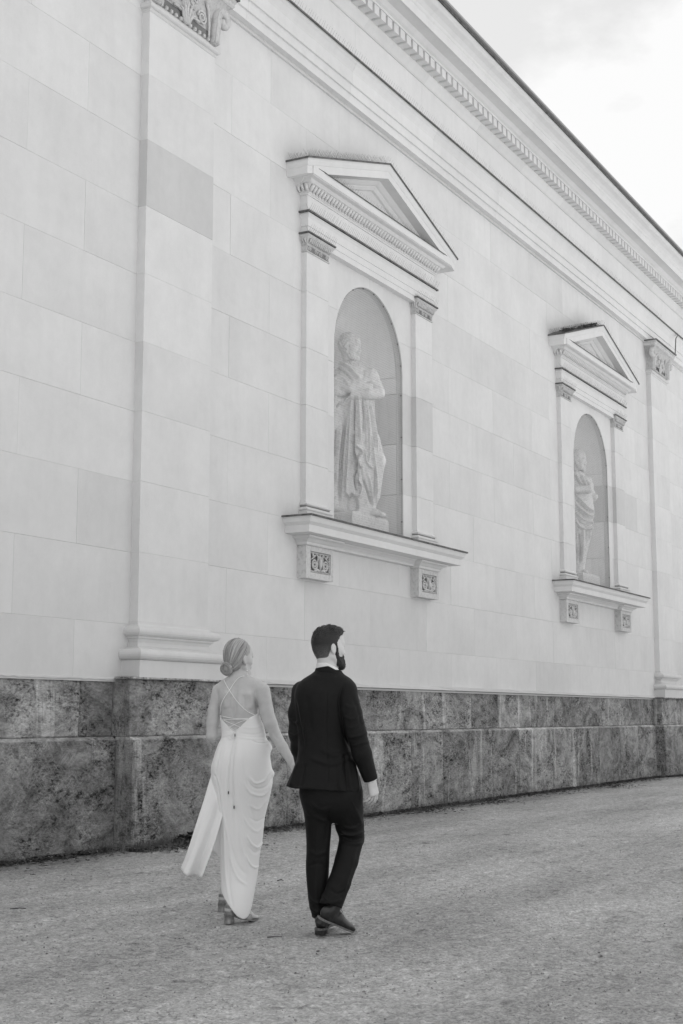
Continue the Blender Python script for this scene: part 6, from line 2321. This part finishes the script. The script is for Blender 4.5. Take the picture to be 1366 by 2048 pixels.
def litter():
    """dead leaves, moss and bits of grass along the foot of the wall"""
    V, F = [], []
    n = 0
    for _ in range(13000):
        x = nrg.uniform(8.6, 31)
        inb = 11.1 < x < 12.9 or 29.45 < x < 31.2
        y = -(PLY if inb else 0) - abs(nrg.normal(0, 0.20)) * (0.35 + 1.9 * max(0.0, math.sin(x * 1.7) * math.sin(x * 0.63 + 1)) + 0.8 * (nrg.random() < 0.25)) - 0.005
        a = nrg.uniform(0, 6.28)
        L = nrg.uniform(0.010, 0.034)
        w = L * nrg.uniform(0.3, 0.6)
        c, s = math.cos(a), math.sin(a)
        t = nrg.uniform(0.0, 0.6)
        z = nrg.uniform(0.012, 0.032)
        pts = np.array([(-L, 0, 0), (0, -w, L * t), (L, 0, L * t * nrg.uniform(-0.3, 1)), (0, w, L * t)])
        pts = np.stack([pts[:, 0] * c - pts[:, 1] * s + x, pts[:, 0] * s + pts[:, 1] * c + y, np.maximum(pts[:, 2] + z, 0.002)], 1)
        V.append(pts); F.append((n, n + 1, n + 2, n + 3)); n += 4
    o = obj('leaf_litter', mesh('leaf_litter', np.concatenate(V), F), MATS['litter'], kind='stuff')
    o['label'] = 'dark leaf litter and moss along the foot of the plinth'
    o['category'] = 'leaf litter'
    V, F = [], []
    n = 0
    for _ in range(700):
        x0 = nrg.choice([nrg.uniform(8.6, 31), nrg.normal(11.4, 0.4), nrg.normal(18, 2.5)])
        inb = 11.1 < x0 < 12.9 or 29.45 < x0 < 31.2
        y0 = -(PLY if inb else 0) - abs(nrg.normal(0, 0.05 if nrg.random() < 0.7 else 0.25)) - 0.01
        for k in range(int(nrg.integers(2, 7))):
            a = nrg.uniform(0, 6.28)
            h = nrg.uniform(0.04, 0.12)
            lean = nrg.uniform(0.1, 0.8) * h
            dx, dy = math.cos(a) * lean, math.sin(a) * lean
            dy = -abs(dy)
            wx = 0.0022
            px, py = x0 + nrg.normal(0, 0.012), y0 + nrg.normal(0, 0.008)
            V.append(np.array([(px - wx, py, 0), (px + wx, py, 0), (px + dx * 0.45 + wx * 0.7, py + dy * 0.45, h * 0.65), (px + dx * 0.45 - wx * 0.7, py + dy * 0.45, h * 0.65), (px + dx, py + dy, h)]))
            F += [(n, n + 1, n + 2, n + 3), (n + 3, n + 2, n + 4)]
            n += 5
    o = obj('grass_tufts', mesh('grass_tufts', np.concatenate(V), F), MATS['weed'], kind='stuff')
    o['label'] = 'small grass tufts growing along the foot of the wall'
    o['category'] = 'grass'
litter()

def leaf_mesh(L, w, droop):
    n = 7
    v, f = [], []
    for i in range(n + 1):
        t = i / n
        hw = w * math.sin(math.pi * min(1, t * 0.96 + 0.03)) ** 0.8
        x = L * t
        z = L * (0.55 * t - droop * t * t)
        v += [(x, -hw, z + hw * 0.35), (x, 0, z), (x, hw, z + hw * 0.35)]
    for i in range(n):
        a = i * 3
        f += [(a, a + 1, a + 4, a + 3), (a + 1, a + 2, a + 5, a + 4)]
    return mesh('leaf', v, f, True)

def weed_plant(x, y, label, leaves, L0):
    T = thing('weed_plant', label, 'plant', (x, y, 0))
    m = MB()
    m.tube([(0, 0, -0.01), (0.004, -0.004, 0.03), (0.0, 0.0, 0.07)], [0.008, 0.006, 0.004], 5)
    obj('stem', m.mesh('stem'), MATS['weed'], T)
    for k in range(leaves):
        a = -math.pi / 2 + (k / max(1, leaves - 1) - 0.5) * 3.6 + prand(-0.2, 0.2)
        me = leaf_mesh(L0 * prand(0.6, 1.1), L0 * prand(0.16, 0.24), prand(0.35, 0.8))
        o = obj('leaf', me, MATS['weed'], T, (0, 0, 0.01 + 0.012 * (k % 4)))
        o.rotation_euler = (prand(-0.3, 0.3), -prand(0.0, 0.55), a)
weed_plant(11.98, -0.235, 'leafy weed at the plinth foot, left of the flying skirt panel', 11, 0.20)
weed_plant(12.16, -0.232, 'second leafy weed nearest the flying skirt panel', 10, 0.19)
weed_plant(11.86, -0.228, 'small leafy weed farthest left of the weeds by the plinth', 6, 0.11)

def twig(pts, label, r=0.0045):
    m = MB(); m.tube(pts, [r, r * 0.9, r * 0.5], 5)
    o = obj('twig', m.mesh('twig'), MATS['litter'])
    o['label'] = label
    o['category'] = 'twig'
def gp(d, lat, z=0.006):
    p = np.array([0, -CAM_D, z]) + HD * d + RT * lat
    return tuple(p)
twig([gp(8.50, -0.43), gp(8.505, -0.39, 0.009), gp(8.52, -0.345)], 'short dark twig on the gravel left of the man\'s shoes')
twig([gp(11.35, -0.50), gp(11.36, -0.47, 0.012), gp(11.35, -0.45)], 'small dark twig on the gravel right of the dress hem')
twig([gp(9.72, -2.20), gp(9.73, -2.15, 0.008), gp(9.74, -2.10)], 'thin twig on the gravel near the left edge')

# dead leaves and an old nest caught on the farther pediment
V, F = [], []
n = 0
for _ in range(260):
    u = nrg.choice([nrg.normal(-1.95, 0.16), nrg.normal(-0.95, 0.30), nrg.normal(-0.62, 0.12)])
    u = min(u, -0.1)
    x, z = NICHES[1] + u, 8.722 - 0.309 * abs(u) + 0.012
    a = nrg.uniform(0, 6.28)
    L = nrg.uniform(0.02, 0.055)
    c, s_ = math.cos(a), math.sin(a)
    pts = np.array([(-L, 0, 0), (0, -L * 0.45, L * 0.5), (L, 0, L * nrg.uniform(-0.2, 0.9)), (0, L * 0.45, L * 0.4)])
    pts = np.stack([pts[:, 0] * c - pts[:, 1] * s_ + x, pts[:, 0] * s_ + pts[:, 1] * c + W - 0.27 + nrg.normal(0, 0.03), np.maximum(pts[:, 2], 0) + z + abs(nrg.normal(0, 0.018))], 1)
    V.append(pts); F.append((n, n + 1, n + 2, n + 3)); n += 4
o = obj('pediment_leaves', mesh('pediment_leaves', np.concatenate(V), F), MATS['litter'], kind='stuff')
o['label'] = 'dark dead leaves caught on top of the farther pediment'
o['category'] = 'leaves'
